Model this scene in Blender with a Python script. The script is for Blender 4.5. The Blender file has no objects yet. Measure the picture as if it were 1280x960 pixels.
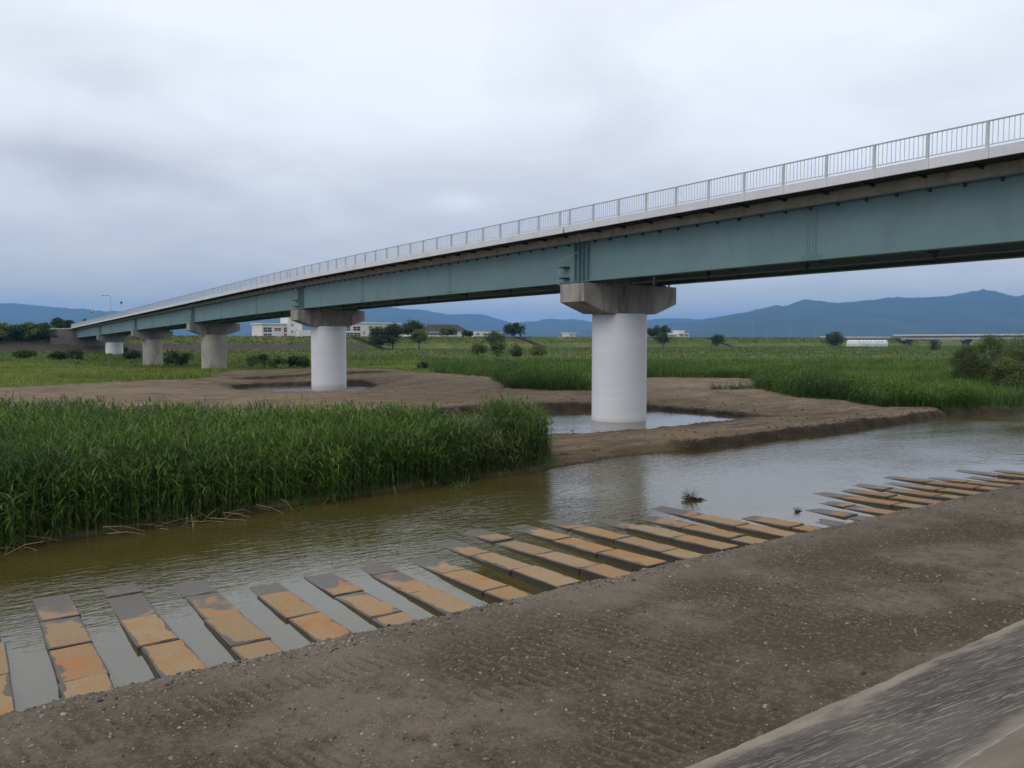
import bpy, math, random
import numpy as np

# ------------------------------------------------------------------ camera, sky, sun
# World frame: x runs along the river, y across it (along the bridge), z = 0 is the river surface.
scene = bpy.context.scene
COL = scene.collection
YAW = math.radians(35.07)
EYE = 5.1
PITCH = math.atan(0.054)
cam_d = bpy.data.cameras.new('camera')
cam = bpy.data.objects.new('camera', cam_d)
COL.objects.link(cam)
cam_d.sensor_width = 36.0
cam_d.lens = 36.0 * 1000 / 1280
cam_d.clip_start = 0.05
cam_d.clip_end = 60000
cam.location = (0, 0, EYE)
cam.rotation_euler = (math.pi / 2 - PITCH, 0, -YAW)
scene.camera = cam


sun_dir = np.array([-0.74, -0.20, 0.64]); sun_dir /= np.linalg.norm(sun_dir)
sun_d = bpy.data.lights.new('sun', 'SUN')
sun_d.energy = 1.1
sun_d.angle = math.radians(35)
sun_d.color = (1.0, 0.96, 0.9)
sun = bpy.data.objects.new('sun', sun_d)
COL.objects.link(sun)
sun.rotation_euler = (math.acos(sun_dir[2]), 0, math.atan2(sun_dir[1], sun_dir[0]) + math.pi / 2)
sun.location = (0, 0, 60)

scene.view_settings.view_transform = 'Standard'
scene.view_settings.look = 'None'
scene.view_settings.exposure = 0.0
scene.view_settings.gamma = 1.0
scene.view_settings.use_curve_mapping = False
scene.render.engine = 'CYCLES'
scene.cycles.use_denoising = True
scene.cycles.max_bounces = 6
scene.cycles.volume_bounces = 0
scene.cycles.transparent_max_bounces = 12


class NT:
    """small helper round a node tree"""
    def __init__(self, tree):
        self.t = tree; self.n = tree.nodes; self.l = tree.links
        self.n.clear()

    def new(self, typ, ins=None, **kw):
        nd = self.n.new(typ)
        for k, v in kw.items():
            setattr(nd, k, v)
        for k, v in (ins or {}).items():
            self.set(nd.inputs[k], v)
        return nd

    def set(self, sock, v):
        if hasattr(v, 'is_linked') or hasattr(v, 'links'):
            self.l.new(v, sock)
        elif isinstance(v, bpy.types.Node):
            self.l.new(v.outputs[0], sock)
        else:
            if isinstance(v, (tuple, list)) and len(v) == 3 and sock.type == 'RGBA':
                v = (*v, 1)
            sock.default_value = v

    def math(self, op, a, b=0.0, clamp=False):
        nd = self.new('ShaderNodeMath', {0: a, 1: b}, operation=op)
        nd.use_clamp = clamp
        return nd.outputs[0]

    def vmath(self, op, a, b=(0, 0, 0)):
        nd = self.new('ShaderNodeVectorMath', {0: a, 1: b}, operation=op)
        return nd.outputs[1] if op in ('DOT_PRODUCT', 'LENGTH', 'DISTANCE') else nd.outputs[0]

    def mix(self, f, a, b, blend='MIX'):
        nd = self.n.new('ShaderNodeMix'); nd.data_type = 'RGBA'; nd.blend_type = blend
        self.set(nd.inputs[0], f); self.set(nd.inputs[6], a); self.set(nd.inputs[7], b)
        return nd.outputs[2]

    def noise(self, vec, scale, detail=4, rough=0.55, dist=0.0, w=None):
        nd = self.n.new('ShaderNodeTexNoise')
        if w is not None:
            nd.noise_dimensions = '4D'; self.set(nd.inputs['W'], w)
        self.set(nd.inputs['Vector'], vec)
        nd.inputs['Scale'].default_value = scale; nd.inputs['Detail'].default_value = detail
        nd.inputs['Roughness'].default_value = rough; nd.inputs['Distortion'].default_value = dist
        return nd.outputs[0]

    def ramp(self, f, lo, hi, a=0.0, b=1.0, smooth=True):
        nd = self.new('ShaderNodeMapRange', {0: f, 1: lo, 2: hi, 3: a, 4: b})
        nd.interpolation_type = 'SMOOTHSTEP' if smooth else 'LINEAR'
        return nd.outputs[0]

    def scalev(self, vec, s):
        nd = self.new('ShaderNodeMapping', {0: vec, 3: s})
        return nd.outputs[0]


# ---- world: Nishita sky almost wholly covered by a procedural overcast cloud deck
world = bpy.data.worlds.new('World'); scene.world = world; world.use_nodes = True
w = NT(world.node_tree)
sky = w.new('ShaderNodeTexSky', sky_type='NISHITA')
sky.sun_disc = False
sky.sun_elevation = math.asin(sun_dir[2])
sky.sun_rotation = math.atan2(sun_dir[0], sun_dir[1])
SKY_STRENGTH = 0.1
tc = w.new('ShaderNodeTexCoord')
vdir = w.vmath('NORMALIZE', tc.outputs['Generated'])
sep = w.new('ShaderNodeSeparateXYZ', {0: vdir})
zc = w.math('MAXIMUM', sep.outputs[2], 0.0)
den = w.math('ADD', zc, 0.16)
inv = w.math('DIVIDE', 1.0, den)
flat = w.vmath('MULTIPLY', vdir, w.new('ShaderNodeCombineXYZ', {0: inv, 1: inv, 2: 0.0}).outputs[0])
n_big = w.noise(flat, 0.55, 3, 0.5, 0.4)
n_mid = w.noise(flat, 1.5, 6, 0.55, 0.5)
n_fine = w.noise(flat, 4.0, 5, 0.55, 0.3)
n1 = w.math('ADD', w.math('MULTIPLY', n_big, 0.5), w.math('MULTIPLY', n_mid, 0.38))
n2 = w.math('ADD', n1, w.math('MULTIPLY', n_fine, 0.12))
cl = w.ramp(n2, 0.36, 0.62)
el = w.ramp(sep.outputs[2], -0.04, 0.36)
lum = w.math('ADD', w.math('ADD', w.math('MULTIPLY', el, 0.66), w.math('MULTIPLY', cl, 0.44)), 0.02)


def cam_dir(px, py):
    """world direction of a point of the photograph (for clouds seen there)"""
    u, v = (px - 640) / 1000, (480 - py) / 1000
    d = np.array([u, math.cos(PITCH) + v * math.sin(PITCH), -math.sin(PITCH) + v * math.cos(PITCH)])
    c, s = math.cos(-YAW), math.sin(-YAW)
    d = np.array([c * d[0] - s * d[1], s * d[0] + c * d[1], d[2]])
    return d / np.linalg.norm(d)


dist_noise = w.new('ShaderNodeTexNoise')
w.set(dist_noise.inputs['Vector'], vdir); dist_noise.inputs['Scale'].default_value = 9; dist_noise.inputs['Detail'].default_value = 5
off = w.vmath('MULTIPLY', w.vmath('SUBTRACT', dist_noise.outputs[1], (0.5, 0.5, 0.5)), (0.10, 0.10, 0.055))
wdir = w.vmath('ADD', vdir, off)
# separate cloud lumps of the deck: direction, half width, half height (radians), change of brightness
LUMPS = [((70, 196), 0.070, 0.028, -0.42), ((190, 222), 0.080, 0.022, -0.36), ((60, 45), 0.10, 0.04, -0.36),
         ((120, 100), 0.05, 0.014, -0.22), ((690, 70), 0.09, 0.05, -0.13), ((575, 259), 0.050, 0.013, 0.38),
         ((560, 100), 0.10, 0.05, 0.14), ((300, 60), 0.16, 0.07, 0.12), ((1000, 330), 0.20, 0.025, 0.10)]
right = np.array([math.cos(-YAW), math.sin(-YAW), 0])
for (pp, sx, sz, amt) in LUMPS:
    c0 = cam_dir(*pp)
    dv = w.vmath('SUBTRACT', wdir, tuple(c0))
    dx = w.math('DIVIDE', w.vmath('DOT_PRODUCT', dv, tuple(right)), sx)
    dz = w.math('DIVIDE', w.new('ShaderNodeSeparateXYZ', {0: dv}).outputs[2], sz)
    fw = w.math('GREATER_THAN', w.vmath('DOT_PRODUCT', vdir, tuple(c0)), 0.5)
    r2 = w.math('ADD', w.math('MULTIPLY', dx, dx), w.math('MULTIPLY', dz, dz))
    g = w.math('MULTIPLY', w.math('EXPONENT', w.math('MULTIPLY', r2, -1.0)), fw)
    lum = w.math('ADD', lum, w.math('MULTIPLY', g, amt))
lum = w.math('MINIMUM', w.math('MAXIMUM', lum, 0.0), 1.2)
ccol = w.mix(w.math('MINIMUM', lum, 1.0), (6.0, 6.2, 6.8), (10.5, 10.9, 11.6))
hor = w.ramp(sep.outputs[2], 0.0, 0.17, 1.0, 0.0)
ccol = w.mix(w.math('MULTIPLY', hor, w.ramp(n_mid, 0.3, 0.65, 0.55, 1.0)), ccol, (9.4, 9.0, 7.9))
cover = w.ramp(n_fine, 0.0, 1.0, 0.99, 0.94)
final = w.mix(cover, sky.outputs[0], ccol)
bg = w.new('ShaderNodeBackground', {0: final, 1: SKY_STRENGTH})
out = w.new('ShaderNodeOutputWorld'); w.l.new(bg.outputs[0], out.inputs[0])

# ------------------------------------------------------------------ helpers
rng = np.random.default_rng(7)
random.seed(7)


def _h(ix, iy, seed):
    n = (ix.astype(np.int64) * 374761393 + iy.astype(np.int64) * 668265263 + seed * 1274126177) & 0x7fffffff
    n = ((n ^ (n >> 13)) * 1274126177) & 0x7fffffff
    return ((n ^ (n >> 16)) & 0xffff) / 65535.0


def vnoise(x, y, seed=0):
    x = np.asarray(x, float); y = np.asarray(y, float)
    ix = np.floor(x); iy = np.floor(y); fx = x - ix; fy = y - iy
    fx = fx * fx * (3 - 2 * fx); fy = fy * fy * (3 - 2 * fy)
    a = _h(ix, iy, seed); b = _h(ix + 1, iy, seed); c = _h(ix, iy + 1, seed); d = _h(ix + 1, iy + 1, seed)
    return (a * (1 - fx) + b * fx) * (1 - fy) + (c * (1 - fx) + d * fx) * fy


def fbm(x, y, seed=0, octv=4):
    s = 0; amp = 0.5; f = 1.0
    for i in range(octv):
        s = s + amp * (vnoise(np.asarray(x) * f, np.asarray(y) * f, seed + i * 17) - 0.5) * 2
        amp *= 0.5; f *= 2.03
    return s


def sstep(x, a, b):
    t = np.clip((x - a) / (b - a), 0, 1)
    return t * t * (3 - 2 * t)


def poly_sd(x, y, poly):
    """signed distance to a polygon, negative inside"""
    P = np.array(poly, float); d = np.full(np.shape(x), 1e9); ins = np.zeros(np.shape(x), bool)
    for i in range(len(P)):
        ax, ay = P[i]; bx, by = P[(i + 1) % len(P)]
        ex, ey = bx - ax, by - ay
        t = np.clip(((x - ax) * ex + (y - ay) * ey) / (ex * ex + ey * ey), 0, 1)
        d = np.minimum(d, np.hypot(x - ax - t * ex, y - ay - t * ey))
        with np.errstate(divide='ignore', invalid='ignore'):
            c = ((ay > y) != (by > y)) & (x < ex * (y - ay) / (by - ay if by != ay else 1e-12) + ax)
        ins ^= c
    return np.where(ins, -d, d)


def tag(o, label=None, cat=None, group=None, kind=None):
    if label: o['label'] = label
    if cat: o['category'] = cat
    if group: o['group'] = group
    if kind: o['kind'] = kind
    return o


def link(name, data, parent=None, loc=(0, 0, 0), rot=(0, 0, 0), sc=None):
    o = bpy.data.objects.new(name, data)
    COL.objects.link(o)
    o.location = loc; o.rotation_euler = rot
    if sc is not None: o.scale = sc
    if parent is not None: o.parent = parent
    return o


def empty(name, loc=(0, 0, 0), rz=0.0):
    o = link(name, None, loc=loc, rot=(0, 0, rz))
    o.empty_display_size = 0.2
    return o


def big_mesh(name, V, quads=None, tris=None, mat=None, smooth=False, colors=None):
    """fast mesh from numpy arrays; colors = dict name -> (nverts, 4)"""
    me = bpy.data.meshes.new(name)
    V = np.asarray(V, np.float32)
    nq = 0 if quads is None else len(quads); nt = 0 if tris is None else len(tris)
    me.vertices.add(len(V)); me.vertices.foreach_set('co', V.ravel())
    loops = []; starts = []
    if nq:
        loops.append(np.asarray(quads, np.int32).ravel()); starts.append(np.arange(nq) * 4)
    if nt:
        loops.append(np.asarray(tris, np.int32).ravel()); starts.append(nq * 4 + np.arange(nt) * 3)
    lp = np.concatenate(loops).astype(np.int32); st = np.concatenate(starts).astype(np.int32)
    me.loops.add(len(lp)); me.loops.foreach_set('vertex_index', lp)
    me.polygons.add(nq + nt); me.polygons.foreach_set('loop_start', st)
    if smooth:
        me.polygons.foreach_set('use_smooth', np.ones(nq + nt, bool))
    for k, c in (colors or {}).items():
        at = me.color_attributes.new(k, 'FLOAT_COLOR', 'POINT')
        at.data.foreach_set('color', np.asarray(c, np.float32).ravel())
    me.update(calc_edges=True)
    if mat: me.materials.append(mat)
    return me


class MB:
    """collects boxes, prisms, tubes; build() makes ONE mesh"""
    def __init__(self): self.v = []; self.f = []

    def add(self, vs, fs):
        o = len(self.v); self.v += [tuple(map(float, p)) for p in vs]; self.f += [tuple(i + o for i in f) for f in fs]
        return self

    def box(self, x0, x1, y0, y1, z0, z1):
        return self.add([(x0, y0, z0), (x1, y0, z0), (x1, y1, z0), (x0, y1, z0), (x0, y0, z1), (x1, y0, z1), (x1, y1, z1), (x0, y1, z1)],
                        [(0, 3, 2, 1), (4, 5, 6, 7), (0, 1, 5, 4), (1, 2, 6, 5), (2, 3, 7, 6), (3, 0, 4, 7)])

    def sweep(self, prof, ys, dz):
        """closed profile [(x, z)] swept along y with z offset dz(y)"""
        n = len(prof); vs = [(x, y, z + dz(y)) for y in ys for (x, z) in prof]; fs = []
        for i in range(len(ys) - 1):
            for j in range(n):
                a = i * n + j; b = i * n + (j + 1) % n
                fs.append((a, b, b + n, a + n))
        fs.append(tuple(range(n))[::-1]); fs.append(tuple((len(ys) - 1) * n + j for j in range(n)))
        return self.add(vs, fs)

    def prism_x(self, prof, x0, x1):
        """profile [(y, z)] extruded in x"""
        n = len(prof)
        return self.add([(x0, y, z) for y, z in prof] + [(x1, y, z) for y, z in prof],
                        [tuple(range(n))[::-1], tuple(range(n, 2 * n))] + [(j, (j + 1) % n, n + (j + 1) % n, n + j) for j in range(n)])

    def prism_y(self, prof, y0, y1):
        n = len(prof)
        return self.add([(x, y0, z) for x, z in prof] + [(x, y1, z) for x, z in prof],
                        [tuple(range(n)), tuple(range(n, 2 * n))[::-1]] + [((j + 1) % n, j, n + j, n + (j + 1) % n) for j in range(n)])

    def tube(self, pts, radii, n=8):
        pts = [np.array(p, float) for p in pts]
        if np.isscalar(radii): radii = [radii] * len(pts)
        vs = []; fs = []
        for i, p in enumerate(pts):
            t = pts[min(i + 1, len(pts) - 1)] - pts[max(i - 1, 0)]; t /= np.linalg.norm(t)
            r = np.cross(t, (0, 0, 1)); r = np.array([1., 0, 0]) if np.linalg.norm(r) < 1e-4 else r / np.linalg.norm(r)
            q = np.cross(r, t)
            for k in range(n):
                a = 2 * math.pi * k / n
                vs.append(p + radii[i] * (math.cos(a) * r + math.sin(a) * q))
        for i in range(len(pts) - 1):
            for k in range(n):
                a = i * n + k; b = i * n + (k + 1) % n
                fs.append((a, b, b + n, a + n))
        fs.append(tuple(range(n))[::-1]); fs.append(tuple((len(pts) - 1) * n + k for k in range(n)))
        return self.add(vs, fs)

    def mesh(self, name, mat, smooth=False):
        me = bpy.data.meshes.new(name); me.from_pydata(self.v, [], self.f); me.validate(); me.update()
        if mat: me.materials.append(mat)
        if smooth:
            for p in me.polygons: p.use_smooth = len(p.vertices) <= 4
        return me

    def build(self, name, mat, parent=None, loc=(0, 0, 0), rot=(0, 0, 0), smooth=False):
        return link(name, self.mesh(name, mat, smooth), parent, loc, rot)


def far(px, depth, z=0.0):
    """a place seen under column px at that distance in front of the camera"""
    X = (px - 640) / 1000 * depth
    c, s = math.cos(-YAW), math.sin(-YAW)
    return (c * X - s * depth, s * X + c * depth, z)


def zpix(py, depth): return EYE + (426 - py) / 1000 * depth


# ------------------------------------------------------------------ materials
def new_mat(name):
    m = bpy.data.materials.new(name); m.use_nodes = True
    return m, NT(m.node_tree)


def finish(t, color, rough=0.8, normal=None, spec=0.3, metallic=0.0, extra=None):
    b = t.new('ShaderNodeBsdfPrincipled')
    t.set(b.inputs['Base Color'], color); t.set(b.inputs['Roughness'], rough); t.set(b.inputs['Metallic'], metallic)
    b.inputs['Specular IOR Level'].default_value = spec
    if normal is not None: t.set(b.inputs['Normal'], normal)
    o = t.new('ShaderNodeOutputMaterial')
    t.l.new((extra(b) if extra else b).outputs[0], o.inputs[0])
    return b


def bump(t, h, strength=0.4, dist=0.02):
    nd = t.new('ShaderNodeBump', {'Height': h, 'Strength': strength, 'Distance': dist})
    return nd.outputs[0]


def mottled(name, c1, c2, scale=3, rough=0.85, bump_s=0.3, bump_scale=20, bump_d=0.01, stain=None, stain_scale=(1, 1, 1), stain_lo=0.5, stain_hi=0.7, spec=0.3, metallic=0.0, fine=True):
    m, t = new_mat(name)
    p = t.new('ShaderNodeNewGeometry').outputs['Position']
    f = t.ramp(t.noise(p, scale, 5, 0.6), 0.3, 0.7)
    c = t.mix(f, c1, c2)
    if stain is not None:
        s = t.ramp(t.noise(t.scalev(p, stain_scale), 1.0, 6, 0.62, 0.3), stain_lo, stain_hi)
        c = t.mix(s, c, stain)
    nrm = None
    if bump_s > 0:
        nrm = bump(t, t.noise(p, bump_scale, 4, 0.6), bump_s, bump_d)
    finish(t, c, rough, nrm, spec, metallic)
    return m


M = {}
M['girder'] = mottled('girder_paint', (0.122, 0.202, 0.208), (0.140, 0.226, 0.232), 0.5, 0.55, 0.06, 3, 0.01, stain=(0.105, 0.165, 0.166), stain_scale=(0.6, 0.9, 0.35), stain_lo=0.5, stain_hi=0.85, spec=0.35)
M['rail'] = mottled('railing_paint', (0.44, 0.45, 0.47), (0.50, 0.51, 0.53), 2, 0.5, 0.0, spec=0.4)
M['fascia'] = mottled('fascia_paint', (0.56, 0.55, 0.56), (0.63, 0.62, 0.63), 0.7, 0.55, 0.0, stain=(0.50, 0.48, 0.46), stain_scale=(1, 2.2, 0.5), stain_lo=0.55, stain_hi=0.8)
M['deck_concrete'] = mottled('deck_concrete', (0.30, 0.27, 0.225), (0.38, 0.345, 0.29), 1.2, 0.9, 0.2, 12, 0.01, stain=(0.15, 0.135, 0.115), stain_scale=(1, 1.5, 0.4), stain_lo=0.52, stain_hi=0.8)
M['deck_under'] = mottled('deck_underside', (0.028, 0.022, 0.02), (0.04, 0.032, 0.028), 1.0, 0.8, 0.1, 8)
M['cap_concrete'] = mottled('cap_concrete', (0.25, 0.225, 0.195), (0.34, 0.31, 0.27), 0.9, 0.92, 0.3, 14, 0.012, stain=(0.13, 0.115, 0.10), stain_scale=(1.2, 1.2, 0.22), stain_lo=0.45, stain_hi=0.75)
M['old_concrete'] = mottled('old_pier_concrete', (0.30, 0.275, 0.235), (0.38, 0.35, 0.30), 0.7, 0.92, 0.3, 12, 0.012, stain=(0.17, 0.135, 0.11), stain_scale=(0.9, 0.9, 0.25), stain_lo=0.5, stain_hi=0.8)
M['dark_concrete'] = mottled('dark_concrete', (0.14, 0.115, 0.10), (0.20, 0.17, 0.15), 0.6, 0.95, 0.2, 6, 0.02)


def white_pier():
    m, t = new_mat('white_pier_coating')
    p = t.new('ShaderNodeNewGeometry').outputs['Position']
    sp = t.new('ShaderNodeSeparateXYZ', {0: p})
    band = t.noise(t.scalev(p, (0.35, 0.35, 7.0)), 1.0, 3, 0.6)          # trowelled courses round the jacket
    blot = t.noise(p, 0.7, 5, 0.6)
    c = t.mix(t.ramp(band, 0.3, 0.7), (0.60, 0.60, 0.615), (0.635, 0.635, 0.65))
    c = t.mix(t.ramp(blot, 0.45, 0.8, 0, 0.6), c, (0.60, 0.59, 0.585))
    drip = t.ramp(t.noise(t.scalev(p, (2.5, 2.5, 0.12)), 1.0, 5, 0.6), 0.56, 0.8, 0, 0.45)
    c = t.mix(drip, c, (0.52, 0.50, 0.47))
    foot = t.ramp(t.math('ADD', sp.outputs[2], t.math('MULTIPLY', blot, 0.5)), 0.35, 0.85, 0.55, 0.0)
    c = t.mix(foot, c, (0.40, 0.36, 0.29))                                  # silt mark left at the foot by high water
    finish(t, c, 0.75, bump(t, band, 0.08, 0.005), 0.3)
    return m


M['white_pier'] = white_pier()


def ground_mat():
    m, t = new_mat('ground_cover')
    p = t.new('ShaderNodeNewGeometry').outputs['Position']
    at = t.new('ShaderNodeAttribute', attribute_name='cover')
    s = t.new('ShaderNodeSeparateColor', {0: at.outputs[0]})
    n_l = t.noise(p, 0.12, 5, 0.6); n_m = t.noise(p, 0.9, 5, 0.65); n_f = t.noise(p, 7.0, 4, 0.65)
    streak = t.noise(t.scalev(p, (0.35, 1.6, 1)), 1.0, 5, 0.6, 0.6)
    sand = t.mix(t.ramp(streak, 0.35, 0.68), (0.115, 0.082, 0.048), (0.262, 0.196, 0.123))
    sand = t.mix(t.ramp(n_l, 0.42, 0.66), sand, (0.225, 0.168, 0.104))
    sand = t.mix(t.ramp(n_f, 0.45, 0.66, 0, 0.7), sand, (0.11, 0.08, 0.055))
    tracks = t.noise(t.scalev(p, (0.06, 0.9, 1)), 1.0, 4, 0.6, 1.2)
    sand = t.mix(t.ramp(tracks, 0.52, 0.64, 0, 0.7), sand, (0.10, 0.074, 0.048))
    sand = t.mix(t.ramp(t.noise(t.scalev(p, (0.18, 0.3, 1)), 1.0, 6, 0.6, 0.8), 0.5, 0.66, 0, 0.6), sand, (0.125, 0.09, 0.058))
    weeds = t.ramp(t.noise(p, 0.35, 5, 0.6), 0.60, 0.70, 0, 0.5)
    sand = t.mix(weeds, sand, (0.12, 0.125, 0.05))
    grass = t.mix(t.ramp(n_m, 0.3, 0.7), (0.07, 0.092, 0.022), (0.125, 0.148, 0.035))
    grass = t.mix(t.ramp(n_l, 0.45, 0.7), grass, (0.155, 0.15, 0.052))
    grass = t.mix(t.ramp(t.noise(t.scalev(p, (0.02, 0.05, 1)), 1.0, 4, 0.6), 0.5, 0.68, 0, 0.6), grass, (0.045, 0.075, 0.02))
    mud = t.mix(t.ramp(n_m, 0.3, 0.7), (0.030, 0.022, 0.015), (0.062, 0.046, 0.031))
    c = t.mix(s.outputs[0], grass, sand)
    c = t.mix(s.outputs[1], c, mud)
    c = t.mix(s.outputs[2], c, t.mix(n_m, (0.055, 0.043, 0.036), (0.10, 0.08, 0.066)))
    hgt = t.math('ADD', t.math('MULTIPLY', n_m, 0.7), t.math('MULTIPLY', n_f, 0.3))
    finish(t, c, 0.95, bump(t, hgt, 0.9, 0.16), 0.15)
    return m


def gravel_mat():
    m, t = new_mat('gravelly_soil')
    p = t.new('ShaderNodeNewGeometry').outputs['Position']
    n_l = t.noise(p, 0.35, 6, 0.62); n_m = t.noise(p, 2.2, 5, 0.65); n_f = t.noise(p, 13, 6, 0.75); n_g = t.noise(p, 48, 4, 0.75)
    c = t.mix(t.ramp(n_l, 0.42, 0.60), (0.080, 0.061, 0.040), (0.178, 0.143, 0.102))
    c = t.mix(t.ramp(n_m, 0.42, 0.7, 0, 0.7), c, (0.066, 0.050, 0.034))
    c = t.mix(t.ramp(n_f, 0.48, 0.66, 0, 0.75), c, (0.215, 0.175, 0.13))
    c = t.mix(t.ramp(n_g, 0.5, 0.66, 0, 0.8), c, (0.048, 0.037, 0.026))
    vor = t.n.new('ShaderNodeTexVoronoi'); t.set(vor.inputs['Vector'], p); vor.inputs['Scale'].default_value = 17; vor.inputs['Randomness'].default_value = 1
    peb = t.ramp(vor.outputs[0], 0.10, 0.22, 1, 0)
    vsel = t.ramp(t.new('ShaderNodeSeparateColor', {0: vor.outputs[1]}).outputs[0], 0.6, 0.66)
    c = t.mix(t.math('MULTIPLY', t.math('MULTIPLY', peb, vsel), 0.8), c, (0.25, 0.225, 0.195))
    fa_ = t.new('ShaderNodeSeparateColor', {0: t.new('ShaderNodeAttribute', attribute_name='feature').outputs[0]})
    c = t.mix(t.ramp(fa_.outputs[0], 0.55, 1.0, 0, 0.40), c, (0.185, 0.148, 0.108))
    c = t.mix(t.ramp(fa_.outputs[0], 0.45, 0.0, 0, 0.45), c, (0.05, 0.038, 0.026))  # painted relief of the lug prints: crests lightened, furrows shaded
    c = t.mix(t.math('MULTIPLY', fa_.outputs[1], t.ramp(n_m, 0.3, 0.65, 0.1, 0.55)), c, (0.19, 0.155, 0.115))
    sp = t.new('ShaderNodeSeparateXYZ', {0: p})
    wet = t.ramp(t.math('ADD', sp.outputs[2], t.math('MULTIPLY', n_m, 0.06)), 0.03, 0.10, 0.6, 0)
    c = t.mix(wet, c, (0.05, 0.04, 0.03))
    h = t.math('ADD', t.math('MULTIPLY', n_f, 0.6), t.math('ADD', t.math('MULTIPLY', n_g, 0.25), t.math('MULTIPLY', peb, 0.35)))
    finish(t, c, 0.92, bump(t, h, 1.0, 0.05), 0.2)
    return m


def stone_mat(name='loose_stone', lo=(0.10, 0.082, 0.064), hi=(0.34, 0.305, 0.262)):
    m, t = new_mat(name)
    oi = t.new('ShaderNodeAttribute', attribute_name='tint')
    v = t.new('ShaderNodeSeparateColor', {0: oi.outputs[0]})
    c = t.mix(v.outputs[0], lo, hi)
    c = t.mix(t.ramp(v.outputs[1], 0.8, 0.9), c, (0.045, 0.036, 0.03))
    finish(t, c, 0.85, None, 0.3)
    return m


def revetment_mat():
    m, t = new_mat('weathered_revetment_concrete')
    p = t.new('ShaderNodeNewGeometry').outputs['Position']
    sp = t.new('ShaderNodeSeparateXYZ', {0: p})
    y = sp.outputs[1]
    rot = t.new('ShaderNodeMapping', {0: p, 2: (0, 0, math.radians(17))}).outputs[0]
    st = t.noise(t.scalev(rot, (3.0, 17.0, 6.0)), 1.0, 5, 0.65, 0.35)        # drag marks of the screed
    st2 = t.noise(t.scalev(rot, (7.0, 34.0, 14.0)), 1.0, 4, 0.65, 0.2)
    blot = t.noise(t.scalev(p, (0.5, 1.1, 1)), 1.3, 6, 0.62)
    edge = t.math('ADD', y, t.math('MULTIPLY', t.math('SUBTRACT', blot, 0.5), 1.3))
    dark = t.math('MULTIPLY', t.ramp(edge, 5.62, 5.25), t.ramp(edge, 2.70, 3.05))
    base = t.mix(t.ramp(blot, 0.35, 0.7), (0.215, 0.182, 0.138), (0.30, 0.258, 0.20))
    grime = t.mix(t.ramp(blot, 0.35, 0.65), (0.066, 0.054, 0.047), (0.125, 0.105, 0.088))
    c = t.mix(dark, base, grime)
    c = t.mix(t.ramp(st, 0.52, 0.62, 0, 0.8), c, (0.27, 0.228, 0.172))
    c = t.mix(t.ramp(st2, 0.56, 0.7, 0, 0.5), c, (0.30, 0.28, 0.25))
    c = t.mix(t.ramp(t.noise(p, 34, 4, 0.7), 0.55, 0.75, 0, 0.4), c, (0.09, 0.078, 0.066))
    h = t.math('ADD', t.math('MULTIPLY', st, 0.8), t.math('MULTIPLY', st2, 0.3))
    finish(t, c, 0.92, bump(t, h, 0.7, 0.03), 0.25)
    return m


def berm_mat():
    m, t = new_mat('upper_apron_concrete')
    p = t.new('ShaderNodeNewGeometry').outputs['Position']
    blot = t.noise(t.scalev(p, (0.6, 1.2, 1)), 1.6, 6, 0.62); f = t.noise(p, 40, 4, 0.7)
    sp = t.new('ShaderNodeSeparateXYZ', {0: p})
    c = t.mix(t.ramp(blot, 0.35, 0.7), (0.175, 0.148, 0.11), (0.25, 0.215, 0.165))
    c = t.mix(t.ramp(f, 0.5, 0.75, 0, 0.5), c, (0.10, 0.086, 0.07))
    lip = t.ramp(t.math('ADD', sp.outputs[1], t.math('MULTIPLY', t.math('SUBTRACT', t.noise(p, 6, 4, 0.6), 0.5), 0.16)), 2.63, 2.70)
    c = t.mix(lip, c, (0.36, 0.33, 0.28))
    finish(t, c, 0.93, bump(t, f, 0.5, 0.01), 0.25)
    return m


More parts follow.
